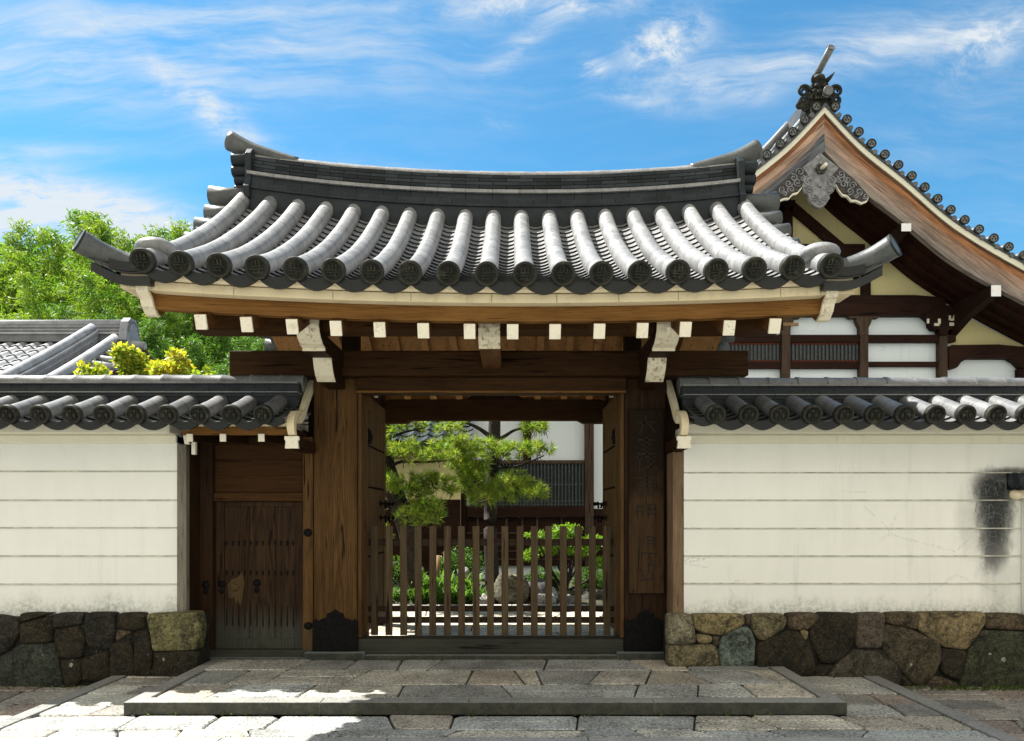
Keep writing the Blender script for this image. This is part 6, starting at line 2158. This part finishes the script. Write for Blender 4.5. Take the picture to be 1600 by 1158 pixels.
def leafy_bush(name, loc, label, cat, clumps, nleaf, L, w, tints, seed, stems=5, stem_r=0.018, group=None, mat='broad_leaf', droop=-0.1):
    """clumps: (dx, dy, z, rx, ry, rz) ellipsoids filled with leaves, joined to the foot by crooked stems"""
    rg = random.Random(seed)
    root = thing(name, loc, label, cat, group)
    mb = MB()
    for i in range(stems):
        cl = clumps[i % len(clumps)]
        a = Vector(loc) + Vector((rg.uniform(-0.06, 0.06), rg.uniform(-0.06, 0.06), -0.02))
        b = Vector(loc) + Vector((cl[0] + rg.uniform(-.5, .5) * cl[3], cl[1] + rg.uniform(-.5, .5) * cl[4], cl[2]))
        m = a.lerp(b, 0.5) + Vector((rg.uniform(-0.12, 0.12), rg.uniform(-0.1, 0.1), -0.05))
        pth = smooth_path([a, m, b], 8)
        mb.tube(pth, [stem_r * (1 - 0.7 * k / 8) for k in range(9)], 7)
    mb.build('trunk', M['bark'], root, recalc=False)
    mb = MB()
    tot = sum(c[3] * c[5] for c in clumps)
    for c in clumps:
        n = int(nleaf * c[3] * c[5] / tot)
        ctr = Vector(loc) + Vector((c[0], c[1], c[2]))
        for _ in range(n):
            u = rand_unit(rg) * (rg.random() ** 0.45)
            p = ctr + Vector((u.x * c[3], u.y * c[4], u.z * c[5]))
            d = (u * 0.6 + rand_unit(rg) * 0.8 + Vector((0, 0, droop))).normalized()
            t0 = rg.choice(tints)
            b = rg.uniform(0.7, 1.25)
            leaf_quad(mb, p, d, L * rg.uniform(0.7, 1.3), w * rg.uniform(0.7, 1.2), rg, tuple(x * b for x in t0))
    mb.build('foliage', M[mat], root, recalc=False)
    return root


YEL = [(0.52, 0.50, 0.05), (0.44, 0.48, 0.06), (0.34, 0.44, 0.06), (0.52, 0.42, 0.07)]
YG_ = [(0.20, 0.30, 0.04), (0.26, 0.33, 0.045), (0.17, 0.25, 0.035)]
def shrub_at(px0, px1, py_top, d, label, tints, seed, n):
    x = PX((px0 + px1) / 2, d)
    hw = PX(px1, d) - x
    zt = PZ(py_top, d)
    rg = random.Random(seed)
    cl = []
    for k in range(9):
        f = rg.uniform(-0.8, 0.8)
        cl.append((f * hw, rg.uniform(-0.3, 0.3), zt - 0.12 - rg.uniform(0.0, 0.30) - 0.14 * abs(f), hw * 0.42, 0.30, 0.15))
    cl[0] = (0.1 * hw, 0, zt - 0.10, hw * 0.3, 0.25, 0.12)
    return leafy_bush('maple_shrub', (x, d, 0.0), label, 'shrub', cl, n, 0.085, 0.055, tints, seed, 9, 0.03)
shrub_at(201, 214, 543, 11.2, 'yellow-green maple shrub close beside the dark red gable', YG_ + YEL[:2], 5, 1900)
shrub_at(252, 298, 549, 11.0, 'widest golden yellow maple shrub showing above the wall', YEL, 6, 4200)
shrub_at(148, 158, 571, 11.4, 'small yellow maple shrub under the outbuilding verge, leftmost above the wall', YEL[:2] + YG_, 7, 900)
shrub_at(312, 334, 574, 11.2, 'tiny pale green shrub tip above the wall beside the gate beam', YG_, 8, 600)


# pines
def tuft(mb, p, d, L, n, rg, tint):
    for _ in range(n):
        e = (d * 0.75 + rand_unit(rg) * 0.85).normalized()
        s = e.cross(rand_unit(rg))
        if s.length < 0.05:
            continue
        s.normalize()
        b = rg.uniform(0.65, 1.3)
        l_ = L * rg.uniform(0.7, 1.15)
        wd = 0.0068
        mb.add([p + s * wd, p - s * wd, p + e * l_], [(0, 1, 2)], tuple(x * b for x in tint))


def pine(name, trunk_pts, radii, branches, pads, label, seed, d0):
    """trunk and branches as (px, py, depth); pads as (px, py, depth, rx px, rz px)"""
    rg = random.Random(seed)
    base = P(*trunk_pts[0])
    root = thing(name, (base.x, base.y, base.z), label, 'pine tree')
    mb = MB()
    pth = smooth_path([P(*q) for q in trunk_pts], 26)
    rads = []
    for i in range(27):
        s = i / 26 * (len(radii) - 1)
        k = min(int(s), len(radii) - 2)
        rads.append(lerp(radii[k], radii[k + 1], s - k) * (1 + 0.10 * mnoise.noise(Vector((i * 0.7, seed, 0)))))
    mb.tube(pth, rads, 14)
    mb.build('trunk', M['bark'], root, recalc=False)
    for (pts, r0) in branches:
        mb = MB()
        pp = smooth_path([P(*q) for q in pts], 14)
        mb.tube(pp, [lerp(r0, r0 * 0.35, i / 14) for i in range(15)], 9)
        mb.build('branch', M['bark'], root, recalc=False)
    for (px, py, dd, rx, rz, dens) in pads:
        mb = MB()
        c = P(px, py, dd)
        ax, az = rx / F * dd, rz / F * dd
        n = int(dens * 52 * (rx * rz) / 700) + 6
        for _ in range(n):
            u = rand_unit(rg) * (rg.random() ** 0.4)
            p = c + Vector((u.x * ax, u.y * min(ax, 0.38), u.z * az))
            dr = (Vector((u.x * 0.9, u.y * 0.9, 0.55 + 0.5 * u.z)) + rand_unit(rg) * 0.35).normalized()
            h = rg.random()
            tint = (lerp(0.12, 0.38, h), lerp(0.23, 0.46, h), lerp(0.03, 0.09, h))
            tuft(mb, p, dr, rg.uniform(0.11, 0.17), 26, rg, tint)
            # twig under the tuft
            q = p - dr * 0.16
            mb.add([q + Vector((0.006, 0, 0)), q - Vector((0.006, 0, 0)), p], [(0, 1, 2)], (0.06, 0.045, 0.03))
        mb.build('needle_pad', M['pine_needle'], root, recalc=False)
    return root


pine('pine_tree', [(648, 930, 12.9), (644, 880, 12.9), (634, 820, 12.8), (618, 775, 12.7), (603, 730, 12.7), (598, 690, 12.7), (594, 650, 12.7), (590, 560, 12.8)], [0.15, 0.14, 0.15, 0.16, 0.16, 0.15, 0.14, 0.12],
     [([(604, 735, 12.7), (625, 722, 12.6), (665, 722, 12.5), (710, 718, 12.4)], 0.035), ([(630, 810, 12.8), (655, 790, 12.6), (690, 780, 12.5)], 0.03), ([(622, 785, 12.7), (600, 800, 12.5), (585, 805, 12.4)], 0.025), ([(598, 690, 12.7), (630, 676, 12.6), (665, 668, 12.6)], 0.03)],
     [(602, 698, 12.4, 26, 18, 1.0), (640, 706, 12.3, 34, 16, 1.1), (685, 706, 12.3, 30, 16, 1.0), (615, 668, 12.5, 26, 12, 0.8), (650, 664, 12.6, 22, 10, 0.7),
      (598, 752, 12.3, 24, 22, 1.0), (640, 762, 12.4, 26, 20, 1.0), (675, 752, 12.4, 24, 18, 1.0), (700, 760, 12.3, 16, 16, 0.9), (665, 785, 12.3, 30, 16, 1.0), (645, 806, 12.3, 26, 16, 1.0), (680, 806, 12.3, 20, 12, 0.9), (595, 832, 12.7, 14, 16, 0.8)],
     'thick leaning pine with low needle pads at the left of the gate opening', 41, 12.7)
pine('pine_tree', [(770, 935, 13.2), (768, 880, 13.2), (766, 820, 13.2), (768, 770, 13.2), (772, 720, 13.2), (772, 690, 13.2), (773, 655, 13.2), (775, 560, 13.2)], [0.13, 0.12, 0.115, 0.115, 0.12, 0.115, 0.10, 0.08],
     [([(772, 690, 13.2), (758, 676, 13.1), (738, 664, 13.0), (715, 655, 13.0)], 0.05), ([(773, 690, 13.2), (788, 682, 13.1), (805, 672, 13.0), (830, 668, 13.0)], 0.04), ([(772, 730, 13.1), (810, 728, 12.9), (850, 712, 12.8)], 0.028), ([(770, 735, 13.1), (740, 730, 12.9), (715, 722, 12.8)], 0.03), ([(770, 770, 13.1), (800, 772, 12.9), (842, 768, 12.8)], 0.025), ([(768, 780, 13.1), (748, 785, 12.9), (730, 790, 12.8)], 0.025)],
     [(712, 690, 12.8, 20, 12, 0.9), (732, 700, 12.8, 22, 18, 1.0), (722, 722, 12.8, 22, 20, 1.0), (745, 726, 12.7, 22, 20, 1.0), (742, 752, 12.7, 24, 20, 1.1), (760, 700, 12.8, 18, 12, 0.8), (788, 706, 12.8, 20, 14, 1.0), (815, 706, 12.8, 20, 13, 1.0), (846, 702, 12.7, 20, 12, 1.0),
      (755, 775, 12.7, 26, 14, 1.0), (800, 752, 12.8, 28, 20, 1.1), (790, 772, 12.8, 26, 14, 1.0), (835, 770, 12.7, 22, 13, 1.0), (818, 760, 12.8, 18, 14, 0.9), (728, 748, 12.7, 16, 16, 0.9), (705, 668, 12.9, 22, 10, 0.9), (830, 668, 12.9, 22, 9, 0.9), (850, 668, 12.9, 10, 8, 0.7)],
     'slender upright pine in the middle of the gate opening', 42, 13.2)

GRN = [(0.13, 0.26, 0.025), (0.19, 0.32, 0.03), (0.10, 0.20, 0.025), (0.16, 0.30, 0.02)]
c0 = P(880, 925, 13.3)
leafy_bush('garden_shrub', (c0.x, c0.y, c0.z), 'bright green layered shrub with dark crooked stems at the right of the courtyard', 'shrub',
           [(PX(845, 13.2) - c0.x, 0, PZ(838, 13.2) - c0.z, 0.28, 0.25, 0.10), (PX(885, 13.2) - c0.x, 0, PZ(828, 13.2) - c0.z, 0.30, 0.25, 0.10), (PX(858, 13.2) - c0.x, 0.1, PZ(860, 13.2) - c0.z, 0.34, 0.25, 0.09), (PX(905, 13.2) - c0.x, 0, PZ(860, 13.2) - c0.z, 0.34, 0.25, 0.10), (PX(930, 13.2) - c0.x, 0, PZ(845, 13.2) - c0.z, 0.24, 0.25, 0.10), (PX(940, 13.2) - c0.x, 0, PZ(880, 13.2) - c0.z, 0.20, 0.2, 0.10), (PX(828, 13.2) - c0.x, 0, PZ(868, 13.2) - c0.z, 0.16, 0.2, 0.08), (PX(870, 13.2) - c0.x, 0, PZ(845, 13.2) - c0.z, 0.3, 0.25, 0.08)],
           3600, 0.055, 0.034, GRN, 51, 12, 0.030)

DKG = [(0.045, 0.115, 0.020), (0.065, 0.150, 0.025), (0.035, 0.090, 0.020), (0.10, 0.19, 0.03)]
for i, (px, py, d, w_, h_, lab) in enumerate(((625, 915, 13.6, 0.42, 0.34, 'dark green rounded bush behind the strap leaves, nearest the well frame'), (722, 905, 13.9, 0.40, 0.40, 'dark green rounded bush between the two pines'), (850, 922, 13.7, 0.34, 0.28, 'dark green low bush behind the dark rounded rock'), (925, 925, 13.8, 0.34, 0.30, 'dark green low bush at the right end of the garden'))):
    b0 = P(px, py, d)
    leafy_bush('garden_bush', (b0.x, b0.y, b0.z - 0.05), lab, 'bush', [(0, 0, h_ * 0.9, w_, w_ * 0.8, h_ * 0.8), (w_ * 0.4, 0.1, h_ * 0.7, w_ * 0.7, w_ * 0.6, h_ * 0.6), (-w_ * 0.4, 0, h_ * 0.7, w_ * 0.7, w_ * 0.6, h_ * 0.6)], 2600, 0.05, 0.026, DKG, 70 + i, 8, 0.016)

# strap leaved plants along the kerb
def strap_plant(px, py_base, d, h, n, seed, label):
    rg = random.Random(seed)
    b = P(px, py_base, d)
    root_b = Vector((b.x, b.y, b.z))
    mb = MB()
    for _ in range(n):
        a = rg.uniform(0, 2 * math.pi)
        dr = Vector((math.cos(a), math.sin(a), 0))
        L = h * rg.uniform(0.7, 1.25)
        s = Vector((-dr.y, dr.x, 0))
        w0 = rg.uniform(0.014, 0.024)
        st = root_b + Vector((rg.uniform(-0.16, 0.16), rg.uniform(-0.10, 0.10), 0))
        v = []
        k = 5
        spread = rg.uniform(0.25, 0.85)
        for i in range(k + 1):
            f = i / k
            p = st + dr * (L * spread * f) + Vector((0, 0, L * (f * 1.15 - 0.62 * f * f * (0.5 + spread))))
            wv_ = w0 * (1 - f) ** 0.6 + 0.001
            v += [p + s * wv_, p - s * wv_]
        b_ = rg.uniform(0.7, 1.3)
        tn = rg.choice([(0.09, 0.19, 0.03), (0.13, 0.25, 0.035), (0.06, 0.14, 0.025)])
        mb.add(v, [(2 * i, 2 * i + 1, 2 * i + 3, 2 * i + 2) for i in range(k)], tuple(x * b_ for x in tn))
    o = mb.build('strap_leaf_plant', M['broad_leaf'], None, recalc=False, loc=root_b)
    return tag(o, label, 'plant', 'strap leaved plants along the garden kerb')
for i, (px, h, d) in enumerate(((622, 0.36, 12.9), (648, 0.42, 12.75), (668, 0.40, 12.7), (688, 0.46, 12.7), (708, 0.44, 12.7), (728, 0.40, 12.75), (745, 0.36, 12.8), (758, 0.30, 12.85), (660, 0.5, 13.2), (695, 0.55, 13.2), (730, 0.5, 13.3))):
    strap_plant(px, 940 if d < 13 else 925, d, h, 70, 200 + i, 'clump of long dark green strap leaves low behind the picket gate')

# garden rocks
def rock(px0, px1, py0, py1, d, tint, seed, label):
    cx, w_ = PX((px0 + px1) / 2, d), PX(px1, d) - PX(px0, d)
    z0, z1 = PZ(py1, d), PZ(py0, d)
    mb = MB()
    mb.blob((cx, d, (z0 + z1) / 2 - 0.04), (w_ / 2, min(w_ / 2, 0.4), (z1 - z0) / 2 + 0.05), 18, 12, tint, 0.45, seed)
    o = mb.build('garden_rock', M['rock'], None, loc=(cx, d, z0))
    return tag(o, label, 'rock')
rock(772, 826, 890, 948, 12.75, (0.13, 0.12, 0.085), 3.1, 'largest grey brown garden rock, standing upright behind the pickets')
rock(822, 862, 905, 948, 12.8, (0.10, 0.10, 0.10), 7.7, 'dark rounded rock just right of the largest garden rock')
rock(742, 772, 928, 948, 12.6, (0.34, 0.33, 0.30), 9.2, 'small pale boulder at the kerb left of the largest rock')
rock(836, 872, 922, 948, 12.65, (0.36, 0.36, 0.34), 4.4, 'white speckled low rock in front of the dark rounded rock')
rock(862, 905, 930, 948, 12.7, (0.15, 0.14, 0.13), 5.9, 'flat dark rock under the green shrub')
rock(900, 955, 918, 948, 13.0, (0.07, 0.07, 0.06), 2.7, 'low mossy rock at the right end of the garden')
rock(712, 738, 888, 925, 13.4, (0.40, 0.39, 0.36), 6.3, 'pale pointed rock behind the strap leaves')

# small wooden well frame and stakes at the left of the garden
wf = thing('well_frame', (PX(618, 13.6), 13.6, 0.3), 'small open wooden frame with grey boards at the left of the garden', 'well frame')
def wbox(name, px0, px1, py0, py1, d0, d1, mat):
    mb = MB(); mb.box(PX(px0, d0), PX(px1, d0), d0, d1, PZ(py1, d0), PZ(py0, d0)); return mb.build(name, M[mat], wf, bevel=0.004)
wbox('upright', 588, 600, 870, 925, 13.5, 13.62, 'post_gray'); wbox('upright', 634, 640, 872, 925, 13.5, 13.58, 'post_gray')
wbox('rail', 600.5, 633.5, 878, 884, 13.52, 13.58, 'post_gray'); wbox('rail', 600.5, 633.5, 903, 907, 13.52, 13.58, 'post_gray'); wbox('base_board', 588, 640, 912, 924, 13.44, 13.499, 'post_gray'); wbox('back_board', 600.5, 633.5, 884.5, 902.5, 13.7, 13.73, 'hall_wood')
for i, (px, py0, py1, lab) in enumerate(((684, 868, 915, 'short tan wooden stake, the left one of two, behind the leaves'), (697, 862, 915, 'short tan wooden stake, the right one of two, behind the leaves'))):
    mb = MB(); mb.tube([P(px, py1 + 10, 13.5), P(px, py0, 13.5)], 0.042, 12)
    tag(mb.build('wooden_stake', M['tan_wood'], None, loc=P(px, py1, 13.5)), lab, 'stake')

# moss and small weeds where the footings meet the paving
rg = random.Random(9)
mb = MB()
for _ in range(520):
    side_ = rg.random()
    if side_ < 0.55:
        x = rg.gauss(4.62, 0.35) if rg.random() < 0.6 else rg.uniform(3.75, 6.0)
        y, z = rg.uniform(7.52, 7.70), -0.11
    elif side_ < 0.8:
        x, y, z = rg.uniform(-7.0, -4.1), rg.uniform(7.55, 7.70), -0.11
    else:
        x, y, z = rg.uniform(-3.0, 2.6), 6.205 + rg.uniform(-0.03, 0.0), -0.005
        if rg.random() < 0.75:
            continue
    p = Vector((x, y, z))
    for _ in range(5):
        d = (Vector((rg.uniform(-1, 1), rg.uniform(-1, 0.4), rg.uniform(0.3, 1.4)))).normalized()
        b = rg.uniform(0.6, 1.3)
        leaf_quad(mb, p + rand_unit(rg) * 0.012, d, rg.uniform(0.012, 0.04), 0.012, rg, (0.085 * b, 0.13 * b, 0.03 * b))
o = mb.build('moss_weeds', M['broad_leaf'], None, recalc=False)
tag(o, 'thin moss and tiny weeds along the foot of the stone footings', 'moss', kind='stuff')
